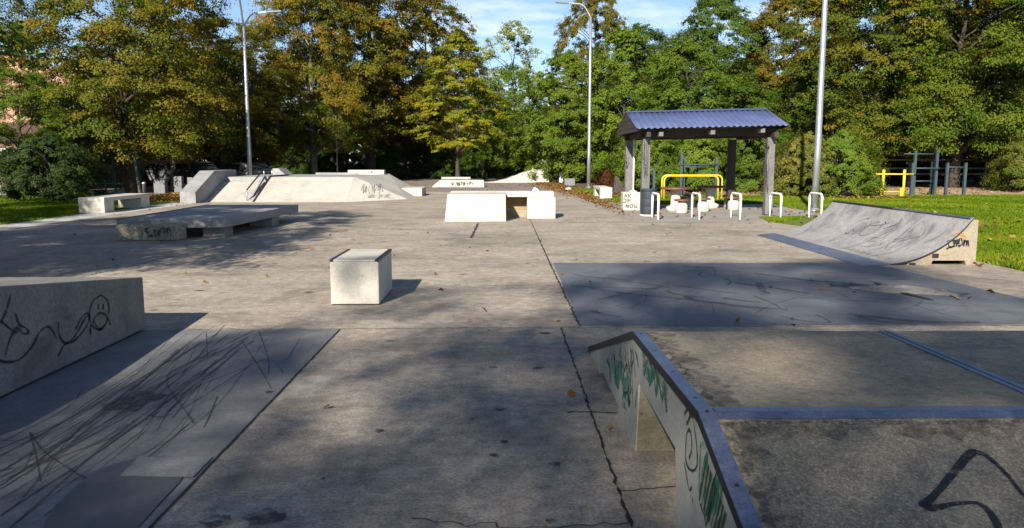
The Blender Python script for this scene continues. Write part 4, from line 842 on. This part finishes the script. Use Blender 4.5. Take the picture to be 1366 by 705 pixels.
def car_proto():
    root = thing('parked_car', 'x', 'car', (0, 0, 0), 'cars parked in the lot behind the pale bank')
    hw = .87
    prof = [(-2.1, .38), (-2.13, .62), (-2.0, .80), (-1.05, .92), (-.35, 1.38), (.1, 1.46), (.95, 1.44), (1.65, 1.02), (2.05, .96), (2.12, .6), (2.08, .36), (1.72, .34), (1.6, .52), (1.35, .64), (1.05, .62), (.86, .36), (-.86, .34), (-1.05, .56), (-1.32, .66), (-1.6, .56), (-1.76, .36)]
    mb = MB(); n = len(prof); base = 0
    def ins(p): return .16 if p[1] > 1.0 else 0
    vs = [(-hw+ins(p), p[0], p[1]) for p in prof]+[(hw-ins(p), p[0], p[1]) for p in prof]
    fs = [tuple(range(n)), tuple(range(2*n-1, n-1, -1))]+[(i, i+n, (i+1) % n+n, (i+1) % n) for i in range(n)]
    mb.raw(vs, fs); body = mb.build('body', M['car_dark'], root, bevel=.05, seg=3)
    mb = MB()
    mb.raw([(-.68, -1.0, .965), (.68, -1.0, .965), (.60, -.41, 1.37), (-.60, -.41, 1.37)], [(0, 1, 2, 3)]); mb.v = [(a, b-.035, c+.035) for a, b, c in mb.v]
    mb.raw([(-.62, 1.02, 1.42), (.62, 1.02, 1.42), (.68, 1.6, 1.08), (-.68, 1.6, 1.08)], [(0, 1, 2, 3)])
    mb.v = mb.v[:4]+[(a, b+.03, c+.03) for a, b, c in mb.v[4:]]
    for s in (-1, 1):
        mb.raw([(s*.885, -.85, .98), (s*.735, -.30, 1.33), (s*.735, .32, 1.37), (s*.875, .32, 1.0)], [(0, 1, 2, 3)])
        mb.raw([(s*.875, .40, 1.0), (s*.735, .40, 1.37), (s*.735, .92, 1.35), (s*.875, 1.45, 1.04)], [(0, 1, 2, 3)])
    mb.build('windows', M['glass'], root)
    for y in (-1.33, 1.33):
        for s in (-1, 1):
            mb = MB(); mb.tube([(s*.68, y, .31), (s*.88, y, .31)], .31, 18); w = mb.build('wheel', M['tyre'], root)
            mb = MB(); mb.tube([(s*.875, y, .31), (s*.892, y, .31)], .19, 14); mb.build('rim', M['rim'], w)
    for s in (-1, 1):
        mb = MB(); mb.hexa([(s*.45, -2.13, .62), (s*.80, -2.08, .62), (s*.80, -1.98, .62), (s*.45, -2.0, .62)], [(s*.47, -2.10, .76), (s*.80, -2.03, .78), (s*.80, -1.9, .80), (s*.47, -1.95, .78)]); mb.build('headlight', M['headlamp'], root)
        mb = MB(); mb.box(s*.92-.08, s*.92+.08, -.78, -.62, .98, 1.08); mb.build('mirror', M['car_dark'], root, bevel=.02)
    mb = MB(); mb.box(-.26, .26, -2.145, -2.125, .44, .55); mb.build('number_plate', M['paper'], root)
    return root
car = car_proto()
car['label'] = 'dark blue car parked behind the sloping hubba ledge'
car.location = (-16.9, 44.6, 0); car.rotation_euler = (0, 0, R(38))
dup(car, (-20.6, 49.5, 0), R(60), label='silver grey parked car glimpsed between the trunks left of the dark car', mats={'body': M['car_silver'], 'mirror': M['car_silver']})
dup(car, (-14.9, 47.5, 0), R(50), label='pale parked car half hidden by the two-armed lamp post', mats={'body': M['car_silver'], 'mirror': M['car_silver']})
dup(car, (-20.6, 62, 0), R(80), label='grey parked car deep between the dark car and the thick trunk', mats={'body': M['car_silver'], 'mirror': M['car_silver']})
dup(car, (-15.3, 82, 0), R(-30), label='pale car far off between the trunks above the middle of the pale bank', mats={'body': M['car_white'], 'mirror': M['car_white']})

# ------------------------------------------------------------------ vegetation
def leaf_mesh(name, P, Nn, size, tint, rng, aspect=.62, parent=None, mat=None, kind=None):
    n = len(P); r = rng.normal(size=(n, 3)); a = np.cross(Nn, r); a /= np.linalg.norm(a, axis=1)[:, None]+1e-9; b = np.cross(Nn, a)
    s = (size*rng.uniform(.65, 1.3, n))[:, None]; fold = Nn*s*.12
    V = np.empty((n, 4, 3)); V[:, 0] = P-a*s*.5; V[:, 1] = P-b*s*.5*aspect+fold; V[:, 2] = P+a*s*.5; V[:, 3] = P+b*s*.5*aspect+fold
    me = bpy.data.meshes.new(name); me.vertices.add(n*4); me.vertices.foreach_set('co', V.reshape(-1))
    me.loops.add(n*4); me.loops.foreach_set('vertex_index', np.arange(n*4)); me.polygons.add(n)
    me.polygons.foreach_set('loop_start', np.arange(0, n*4, 4)); me.polygons.foreach_set('loop_total', np.full(n, 4))
    at = me.attributes.new('tint', 'FLOAT', 'FACE'); at.data.foreach_set('value', np.clip(tint, 0, 1))
    me.materials.append(mat); me.update(); me.validate()
    o = bpy.data.objects.new(name, me); COL.objects.link(o)
    if parent: o.parent = parent
    if kind: o['kind'] = kind
    return o
def tree_proto(name, seed, H, zb, rad, nb, leaves, lsize, shape='round', mat='f_olive', bark='bark', tr=.2, flat=.55, tvar=.22, bsize=.3, hollow=.35, sub=9, side=0.0):
    """tapered trunk with limbs reaching into boughs; each bough is a ragged cloud of separate leaves"""
    rng = np.random.default_rng(seed)
    root = thing(name, 'x', 'tree', (0, 0, 0))
    ph = rng.uniform(0, 6.28, 6); boughs = []
    for i in range(nb):
        t = (i+.5)/nb; t = min(.98, max(.01, t+rng.normal()*.04))
        if shape == 'round': prof = (math.sin(math.pi*min(1, t*.80+.16)))**.65
        elif shape == 'cone': prof = (min(1, t*6+.35))*(1-t)**.65+.06
        elif shape == 'tall': prof = min(1, .55+t*2.2)*(1-t**3.2)**.8+.05
        elif shape == 'shrub': prof = min(1, .8+.5*t)*(1-t**2.6)**.6+.05
        an = i*2.39996+rng.normal()*.35
        lump = 1+.16*math.sin(2*an+ph[0])+.13*math.sin(3*an+ph[1]+4*t)+.10*math.sin(7*t+ph[2]+an)
        rr = rad*prof*lump*(hollow+(1-hollow)*math.sqrt(rng.uniform()))
        z = zb+(H-zb)*t
        boughs.append((rr*math.cos(an), rr*math.sin(an), z, rad*bsize*rng.uniform(.7, 1.35)*(1.05-.45*t), rng.uniform(-1, 1)))
    per = leaves//nb; Ps, Ns, Ts = [], [], []
    for bx, by, bz, br, bt in boughs:
        k = int(per*(br/(rad*bsize))**1.6)+8; ns = sub
        out = np.array((bx, by, 0.0)); out = out/(np.linalg.norm(out)+1e-6)
        e = rng.normal(size=(ns, 3)); e /= np.linalg.norm(e, axis=1)[:, None]; e *= (rng.uniform(.25, 1.05, ns))[:, None]*br
        e[:, 2] *= flat; e[:, 2] -= .28*(e @ out)
        sr = br*rng.uniform(.22, .46, ns); st = rng.normal(size=ns)
        w = sr**1.7; ids = rng.choice(ns, k, p=w/w.sum())
        d = rng.normal(size=(k, 3)); d /= np.linalg.norm(d, axis=1)[:, None]
        q = d*(rng.uniform(0, 1, k)**.5*sr[ids])[:, None]*np.array((1, 1, flat)); q[:, 2] -= .22*(q @ out)
        P = np.array((bx, by, bz))+e[ids]+q
        nn = d*.35+np.array((0, 0, .6-.4*side))+out*(.45+.6*side)+rng.normal(size=(k, 3))*.33; nn /= np.linalg.norm(nn, axis=1)[:, None]
        Ps.append(P); Ns.append(nn); Ts.append(.42+bt*tvar*.9+st[ids]*tvar*.32+rng.normal(size=k)*.055+.10*(bz-zb)/(H-zb))
    # loose twigs with leaves that break the outline
    k = leaves//22; ib = rng.integers(0, nb, k); B = np.array([b[:4] for b in boughs])[ib]
    d = rng.normal(size=(k, 3)); d /= np.linalg.norm(d, axis=1)[:, None]
    Ps.append(B[:, :3]+d*(B[:, 3]*rng.uniform(.9, 1.55, k))[:, None]*np.array((1, 1, flat*1.2))); Ns.append(d); Ts.append(.45+rng.normal(size=k)*.2)
    P = np.concatenate(Ps); ok = P[:, 2] > .05; P = P[ok]
    leaf_mesh('crown', P, np.concatenate(Ns)[ok], lsize, np.concatenate(Ts)[ok], rng, parent=root, mat=M[mat])
    mb = MB(); top = zb+(H-zb)*.78
    path = [np.array((0, 0, -.05))]; nseg = 7
    for i in range(1, nseg+1):
        t = i/nseg; path.append(np.array((rng.normal()*.06*t*rad*.5, rng.normal()*.06*t*rad*.5, top*t)))
    rads = [tr*1.25]+[tr*(1-.82*(i/nseg)) for i in range(1, nseg+1)]
    sp = smooth_path(path, 3); mb.tube(sp, np.interp(np.linspace(0, 1, len(sp)), np.linspace(0, 1, nseg+1), rads), 9)
    for bi in range(0, nb, max(1, nb//22)):
        bx, by, bz, br, bt = boughs[bi]; zs = max(zb*.75, bz-.45*math.hypot(bx, by)-.3); zs = min(zs, top*.95); t = zs/top
        s0 = np.array([np.interp(t*nseg, range(nseg+1), [p[a] for p in path]) for a in range(3)]); e0 = np.array((bx, by, bz))
        md = (s0+e0)/2+np.array((rng.normal()*.12, rng.normal()*.12, .12*rad*rng.uniform(-.2, 1)))
        r0 = tr*(1-.75*t)*.42
        mb.tube(smooth_path([s0, md, e0], 4), np.linspace(r0, .018, 9), 6, cap=False)
    mb.build('trunk', M[bark], root)
    return root
protos = {}
def place(key, x, y, h, r, rz, label, mat=None, bark=None, group=None, name=None):
    """h: total height, r: crown radius; first use moves the prototype itself, later uses copy it"""
    p = protos[key]; root, H0, R0, used = p
    s = (r/R0, r/R0, h/H0)
    mats = {}
    if mat: mats['crown'] = M[mat]
    if bark: mats['trunk'] = M[bark]
    o = dup(root, (x, y, -.02), rz, s, label, group, mats)
    return o
def proto(key, name, H, rad, **kw):
    zb = kw.pop('zb'); r = tree_proto(name, H=H, zb=zb, rad=rad, **kw); protos[key] = [r, H, rad, False]
proto('broad', 'broadleaf_tree', 13, 6, seed=1, zb=2.2, nb=160, leaves=185000, lsize=.125, tr=.30, flat=.47, bsize=.285, hollow=.42)
proto('broad2', 'broadleaf_tree', 16, 6, seed=2, zb=2.8, nb=165, leaves=135000, lsize=.155, tr=.34, shape='tall', flat=.48, bsize=.255, hollow=.45)
proto('dense', 'broadleaf_tree', 14, 6, seed=3, zb=1.9, nb=190, leaves=150000, lsize=.145, tr=.30, shape='tall', bsize=.235, hollow=.6, flat=.45)
proto('airy', 'broadleaf_tree', 13, 4, seed=4, zb=3.5, nb=70, leaves=20000, lsize=.17, tr=.2, shape='tall', bsize=.26, flat=.6)
proto('high', 'broadleaf_tree', 24, 4.4, seed=15, zb=16.5, nb=44, leaves=7300, lsize=.24, tr=.22, shape='tall', bsize=.3, flat=.6)
proto('sparse', 'broadleaf_tree', 24, 4.4, seed=14, zb=16, nb=40, leaves=4800, lsize=.24, tr=.16, shape='tall', bsize=.28, flat=.6)
proto('cone', 'young_tree', 10, 3.4, seed=5, zb=2.5, nb=105, leaves=60000, lsize=.11, tr=.16, shape='cone', bsize=.23, flat=.36, mat='f_yellow')
proto('leafy', 'broadleaf_tree', 9, 3.6, seed=6, zb=.6, nb=125, leaves=95000, lsize=.12, tr=.17, shape='tall', bsize=.26, flat=.62, mat='f_green', hollow=.5)
proto('willow', 'willow_tree', 9, 3.2, seed=8, zb=1.4, nb=95, leaves=60000, lsize=.105, tr=.15, shape='round', bsize=.25, flat=1.1, mat='f_green', tvar=.12)
proto('shrub', 'bush', 2.6, 1.8, seed=9, zb=.2, nb=90, leaves=52000, lsize=.075, tr=.05, shape='shrub', bsize=.32, flat=.75, mat='f_mid', hollow=.5, sub=7, side=1.0)
proto('bare', 'sapling', 6, 1.1, seed=10, zb=2.4, nb=16, leaves=1500, lsize=.13, tr=.06, shape='tall', bsize=.4, mat='f_mid')
P_ = place
# left side
P_('broad', -18.3, 39.2, 12.6, 5.1, .3, 'large olive and orange tree with dark trunk behind the pale bench on the left', 'f_autumn', name='maple')
P_('broad2', -22.0, 46.5, 9.2, 3.8, 1.7, 'broad dark olive tree just behind the big left tree, near the house', 'f_olive')
P_('airy', -18.9, 45.8, 11.5, 3.4, 2.2, 'slender pale trunked tree beside the dark parked car', 'f_mid', 'palebark')
P_('broad2', -17.6, 50.0, 10.3, 4.4, 4.0, 'tall russet tree with thick black trunk behind the hubba ledge', 'f_russet')
P_('broad', -13.6, 57.5, 15.5, 4.9, 5.1, 'tall olive tree with pale trunk above the middle of the pale bank', 'f_autumn', 'palebark')
P_('broad2', -10.4, 63, 19.5, 6.6, .9, 'tallest russet brown tree left of the yellow tree', 'f_russet')
P_('dense', -6.9, 72, 16.5, 4.6, 2.9, 'tall brown tree partly hidden behind the yellow tree', 'f_russet')
P_('airy', -12.3, 71, 15, 4.0, 3.3, 'white barked birch deep in shade above the white beam', 'f_dark', 'palebark')
P_('bare', -11.4, 55, 6.4, 1.2, 0, 'thin sapling with a pale straight stem behind the pale bank', 'f_mid', 'palebark')
P_('broad', -24.5, 62, 9.5, 5, 2.0, 'dark tree behind the parked cars, left of the two-armed lamp', 'f_dark')
P_('airy', -40, 66, 12.6, 4.0, 1.0, 'thin grey-green tree behind the brick house', 'f_silver')
P_('broad', -12.1, 8.2, 9.0, 4.9, 1.2, 'near dark tree whose branches enter the top left corner', 'f_dark')
P_('broad', -21.8, 36.4, 5.7, 3.1, 2.8, 'low bright green tree crown in front of the brick house', 'f_green')
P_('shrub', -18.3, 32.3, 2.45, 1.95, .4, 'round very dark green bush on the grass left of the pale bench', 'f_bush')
# centre
P_('cone', -3.15, 56, 10.2, 3.5, 2, 'young yellow-green tree with an orange top behind the trapezoid ledge', 'f_yellow')
P_('airy', 1.3, 84, 15.8, 4.3, .5, 'tall silvery thin tree in the gap of sky at the centre', 'f_silver')
P_('willow', .9, 62, 8.4, 3.2, 1.4, 'soft green willow-like tree behind the far ramp', 'f_green')
P_('willow', -1.6, 68, 7.6, 2.8, 4.4, 'soft green willow-like tree between the yellow tree and the far ramp', 'f_mid')
P_('dense', 9.0, 79, 18.2, 4.4, 2.1, 'tall russet tree rising behind the middle lamp head', 'f_russet')
P_('leafy', 4.6, 57.5, 9.2, 3.3, .8, 'bright green tree just left of the middle lamp post', 'f_green')
P_('leafy', 8.4, 55, 10.4, 3.9, 2.9, 'bright green tree just right of the middle lamp post', 'f_green')
P_('leafy', 11.6, 50, 8.8, 3.7, 4.9, 'bright green tree rising over the left half of the shelter roof', 'f_green')
P_('leafy', 14.7, 48.5, 6.2, 3.2, 1.9, 'low green tree directly behind the right half of the shelter roof', 'f_mid')
P_('dense', 16.4, 62, 14.0, 4.9, 3.6, 'large dark green tree above the ridge of the shelter', 'f_mid')
P_('broad2', 12.5, 72, 13.5, 4.0, 5.6, 'dark tree between the russet tree and the large dark green tree', 'f_dark')
P_('dense', 22.0, 60, 14.8, 5.2, 1.1, 'orange-brown tree behind the right lamp post', 'f_russet')
P_('leafy', 19.5, 51, 7.0, 3.2, 3.9, 'green understorey tree left of the clipped bush', 'f_mid')
# right wall of trees
P_('dense', 23.4, 50, 15.0, 5.8, .2, 'large olive tree right of the right lamp post, above the clipped bush', 'f_autumn')
P_('broad', 27.0, 47, 14.2, 5.8, 2.6, 'large olive and green tree above the grey pull-up frame', 'f_olive')
P_('dense', 31.2, 48.5, 13.4, 5.4, 4.3, 'large brownish tree at the right edge of the photo', 'f_autumn')
P_('dense', 28.5, 60, 17.5, 6.0, 5.4, 'taller tree behind the olive trees on the right', 'f_autumn')
P_('broad', 36.0, 52, 14.5, 5.8, 1.4, 'olive tree beyond the right edge', 'f_olive')
P_('broad2', 39.5, 60, 15.5, 6, .6, 'tall tree beyond the right edge of the park', 'f_olive')
# bushes
P_('shrub', 13.5, 35.4, 2.65, 1.55, 1.2, 'loose tan and green bush directly behind the right lamp post', 'f_tan')
P_('shrub', 15.35, 35.8, 2.75, 1.75, 3.0, 'clipped round green bush between the right lamp post and the yellow rail', 'f_green')
P_('shrub', 16.75, 36.6, 2.4, .8, 5.0, 'dry tan bush leaning over the yellow rail', 'f_tan')
P_('shrub', 27.6, 41, 3.0, 1.9, .3, 'olive bush at the right edge beyond the dirt path', 'f_tan')
P_('shrub', 7.4, 41, 3.3, 1.9, .9, 'green bush seen between the left posts of the shelter', 'f_green')
P_('shrub', 10.2, 41.5, 3.2, 2.1, 2.2, 'green bush seen through the middle of the shelter', 'f_green')
P_('shrub', 13.0, 42, 3.4, 2.2, 4.1, 'green bush seen right of the shelter', 'f_mid')
P_('shrub', 5.6, 60, 1.3, 1.2, .5, 'low clipped hedge plant left of the middle lamp post', 'f_mid')
P_('shrub', 5.1, 38.5, 1.15, .5, 1.5, 'dark red shrub on the verge left of the shelter', 'f_red')
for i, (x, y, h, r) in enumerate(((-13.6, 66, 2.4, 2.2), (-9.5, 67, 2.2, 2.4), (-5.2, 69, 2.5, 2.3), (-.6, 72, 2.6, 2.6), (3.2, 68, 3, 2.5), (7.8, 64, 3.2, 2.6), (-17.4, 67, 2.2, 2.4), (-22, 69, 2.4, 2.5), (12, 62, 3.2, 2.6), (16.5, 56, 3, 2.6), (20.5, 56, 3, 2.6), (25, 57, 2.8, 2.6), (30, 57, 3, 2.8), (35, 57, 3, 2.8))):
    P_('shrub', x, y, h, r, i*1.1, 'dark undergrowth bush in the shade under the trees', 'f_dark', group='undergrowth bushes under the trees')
rng = np.random.default_rng(77)
for i, x in enumerate(np.arange(-62, 70, 7.6)):
    y = 92+rng.uniform(-6, 8)
    if -3 < x < 7: h = rng.uniform(7.5, 9)
    else: h = rng.uniform(12, 16)
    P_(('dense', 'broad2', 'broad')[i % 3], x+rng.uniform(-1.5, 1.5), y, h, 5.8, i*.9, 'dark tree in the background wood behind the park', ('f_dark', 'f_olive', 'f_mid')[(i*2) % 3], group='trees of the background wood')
# trees behind the viewer that shade the foreground
for i, (k, x, y, h, r, mt) in enumerate((('high', -7.9, -28.0, 23.5, 4.3, 'f_olive'), ('high', -4.3, -30.5, 23.5, 4.2, 'f_olive'), ('sparse', -10.9, -31.0, 23, 4.2, 'f_olive'), ('sparse', -14.4, -30.5, 22, 3.2, 'f_olive'), ('sparse', -8.3, -18.7, 17, 3.3, 'f_olive'), ('broad', -16.0, -3.0, 12, 5.0, 'f_olive'), ('broad', -20.6, 14.0, 10, 4.6, 'f_olive'))):
    P_(k, x, y, h, r, i*1.3, 'tree standing behind the photographer that shades the foreground', mt, group='trees behind the photographer')
for i in range(15):
    P_('leafy', -58+8.3*i+rng.uniform(-1, 1), 79+rng.uniform(-3, 5), rng.uniform(5.5, 7.5), 5.2, i*1.7, 'dark tree in the background wood behind the park', 'f_dark', group='trees of the background wood')
for k in list(protos):                                                     # the prototypes themselves are not part of the park
    root = protos[k][0]
    for ch in list(root.children): bpy.data.objects.remove(ch)
    bpy.data.objects.remove(root)

# ------------------------------------------------------------------ grass and fallen leaves
def blades(name, regions, seed, hgt=.055):
    rng = np.random.default_rng(seed); pts = []
    for (poly, n) in regions:
        xs = [p[0] for p in poly]; ys = [p[1] for p in poly]; got = 0; q = np.array(poly)
        c = np.stack([rng.uniform(min(xs), max(xs), n*3), rng.uniform(min(ys), max(ys), n*3)], 1)
        ins = np.zeros(len(c), bool)
        for i in range(len(q)):
            a, b = q[i], q[(i+1) % len(q)]
            cond = ((a[1] > c[:, 1]) != (b[1] > c[:, 1])) & (c[:, 0] < (b[0]-a[0])*(c[:, 1]-a[1])/(b[1]-a[1]+1e-12)+a[0]); ins ^= cond
        pts.append(c[ins][:n])
    c = np.concatenate(pts); n = len(c); an = rng.uniform(0, 6.28, n); h = hgt*rng.uniform(.5, 1.4, n)*(.8+.5*np.sin(c[:, 0]*.9)*np.sin(c[:, 1]*.7)); w = .012+.0007*c[:, 1]
    lean = rng.normal(size=(n, 2))*.5*h[:, None]
    V = np.zeros((n, 3, 3)); V[:, 0, 0] = c[:, 0]-np.cos(an)*w; V[:, 0, 1] = c[:, 1]-np.sin(an)*w; V[:, 1, 0] = c[:, 0]+np.cos(an)*w; V[:, 1, 1] = c[:, 1]+np.sin(an)*w
    V[:, 2, 0] = c[:, 0]+lean[:, 0]; V[:, 2, 1] = c[:, 1]+lean[:, 1]; V[:, 0, 2] = V[:, 1, 2] = -.016; V[:, 2, 2] = h
    me = bpy.data.meshes.new(name); me.vertices.add(n*3); me.vertices.foreach_set('co', V.reshape(-1)); me.loops.add(n*3); me.loops.foreach_set('vertex_index', np.arange(n*3))
    me.polygons.add(n); me.polygons.foreach_set('loop_start', np.arange(0, n*3, 3)); me.polygons.foreach_set('loop_total', np.full(n, 3))
    at = me.attributes.new('tint', 'FLOAT', 'FACE'); at.data.foreach_set('value', np.clip(.45+rng.normal(size=n)*.18+.13*np.sin(c[:, 0]*.5+1)*np.sin(c[:, 1]*.45)+.10*np.sin(c[:, 0]*1.7+c[:, 1]*.9)+.12*np.sin(c[:, 1]*1.6+np.sin(c[:, 0]*.8)), 0, 1))
    me.materials.append(M['grassblade']); me.update(); o = bpy.data.objects.new(name, me); COL.objects.link(o)
    return tag(o, 'short green mown grass', 'grass', kind='stuff')
blades('grass', [([(7.8, 10), (16, 10), (20, 20), (7.8, 20)], 90000), ([(7.6, 18.4), (9.2, 22), (10, 23.8), (10.1, 29.3), (10.1, 36.5), (28, 36.5), (20, 20), (8, 18.4)], 90000), ([(7.25, 20.6), (8.75, 22.5), (7.3, 22.3)], 5000), ([(5.1, 29.4), (10, 29.4), (10, 36), (5.5, 36)], 20000), ([(4.3, 29.6), (5.3, 29.5), (5.3, 44), (3.7, 44)], 9000)], 5)
blades('grass', [([(-12.68, 14), (-12.68, 30.5), (-14.5, 36.5), (-26, 36.5), (-26, 20), (-20, 14)], 80000)], 6)
def litter(regions, seed, label, size=.09):
    rng = np.random.default_rng(seed); P = []
    for (cx, cy, sx, sy, n, zh) in regions:
        q = rng.normal(size=(n, 2)); z = zh*np.exp(-(q**2).sum(1)*.6)*rng.uniform(.3, 1, n)
        P.append(np.stack([cx+q[:, 0]*sx, cy+q[:, 1]*sy, z+.02], 1))
    P = np.concatenate(P); n = len(P); nn = np.array((0, 0, 1.0))+rng.normal(size=(n, 3))*.45; nn /= np.linalg.norm(nn, axis=1)[:, None]
    o = leaf_mesh('fallen_leaves', P, nn, size, rng.uniform(0, 1, n), rng, .8, None, M['litter'], 'stuff')
    return tag(o, label, 'leaves')
litter([(-13.9, 33.5, .8, 1.8, 1900, .25), (-13.0, 31.5, .5, 1.2, 400, .08), (-15.5, 35.5, 1.5, 1.2, 1500, .05)], 1, 'heap of orange fallen leaves by the hubba ledge')
litter([(3.75, 36, .2, 5, 1700, .03), (3.4, 44, .4, 4, 1600, .04), (4.6, 31.5, .35, 1.6, 250, .01), (5.4, 36.5, .6, 2, 1200, .1), (3.0, 52, .6, 4, 1500, .05)], 2, 'orange fallen leaves along the path verge by the white bench')
litter([(22, 42, 8, 2.6, 900, .02), (9, 40, 4, 2, 600, .02), (15.5, 34.2, 2.2, .5, 700, .03), (14, 33, 5, 3, 200, .02), (11, 20, 2.5, 5, 420, .03), (8.2, 14, .4, 3, 60, .02)], 3, 'brown fallen leaves on the dirt path at the right', .12)
litter([(-2, 50, 4, 5, 600, .01), (0, 14, 6, 6, 90, .004), (2, 5, 2.5, 3, 26, .004), (-10, 25, 2.5, 5, 90, .004)], 4, 'scattered dry leaves on the concrete floor', .07)

# ------------------------------------------------------------------ light, sky, camera
SUN_TO = np.array((.305, .935, -.55)); SUN_TO /= np.linalg.norm(SUN_TO)
elev = math.asin(-SUN_TO[2]); az = math.atan2(-SUN_TO[0], -SUN_TO[1])
ld = bpy.data.lights.new('sun', 'SUN'); ld.energy = 5.0; ld.angle = R(.6); ld.color = (1, .935, .83)
so = bpy.data.objects.new('sun', ld); COL.objects.link(so)
from mathutils import Vector
so.rotation_euler = Vector(SUN_TO).to_track_quat('-Z', 'Y').to_euler(); so.location = (-10, -30, 20)
w = bpy.data.worlds.new('World'); SC.world = w; w.use_nodes = True; nt = w.node_tree; nt.nodes.clear()
sky = N(nt, 'ShaderNodeTexSky'); sky.sky_type = 'NISHITA'; sky.sun_disc = False; sky.sun_elevation = elev; sky.sun_rotation = az
sky.air_density = .8; sky.dust_density = 0; sky.ozone_density = 1.8
tc = N(nt, 'ShaderNodeTexCoord')
mp = N(nt, 'ShaderNodeMapping'); mp.inputs['Scale'].default_value = (2.2, 2.2, 9); mp.inputs['Location'].default_value = (.3, 1.2, .4); nt.links.new(tc.outputs['Generated'], mp.inputs[0])
cn = noise(nt, mp.outputs[0], 1.3, 8, .62, .5)
cf = fr(nt, cn, .57, .86)
hs = N(nt, 'ShaderNodeHueSaturation'); hs.inputs['Saturation'].default_value = 1.0; nt.links.new(sky.outputs[0], hs.inputs['Color'])
c = mix(nt, cf, hs.outputs[0], (9.5, 9.6, 9.8))
bg = N(nt, 'ShaderNodeBackground'); bg.inputs[1].default_value = .07; nt.links.new(c, bg.inputs[0])
wo = N(nt, 'ShaderNodeOutputWorld'); nt.links.new(bg.outputs[0], wo.inputs[0])
cd = bpy.data.cameras.new('camera'); cam = bpy.data.objects.new('camera', cd); COL.objects.link(cam)
cam.location = (0, 0, EYE); cam.rotation_euler = (R(90)-TH, 0, -PS)
cd.sensor_fit = 'HORIZONTAL'; cd.sensor_width = 36; cd.lens = 36*F_PX/W_PX; cd.clip_start = .05; cd.clip_end = 3000
SC.camera = cam
SC.view_settings.view_transform = 'Standard'; SC.view_settings.look = 'None'; SC.view_settings.exposure = 1.06; SC.view_settings.gamma = 1
SC.cycles.max_bounces = 6; SC.cycles.diffuse_bounces = 3; SC.cycles.transparent_max_bounces = 8
SC.render.film_transparent = False
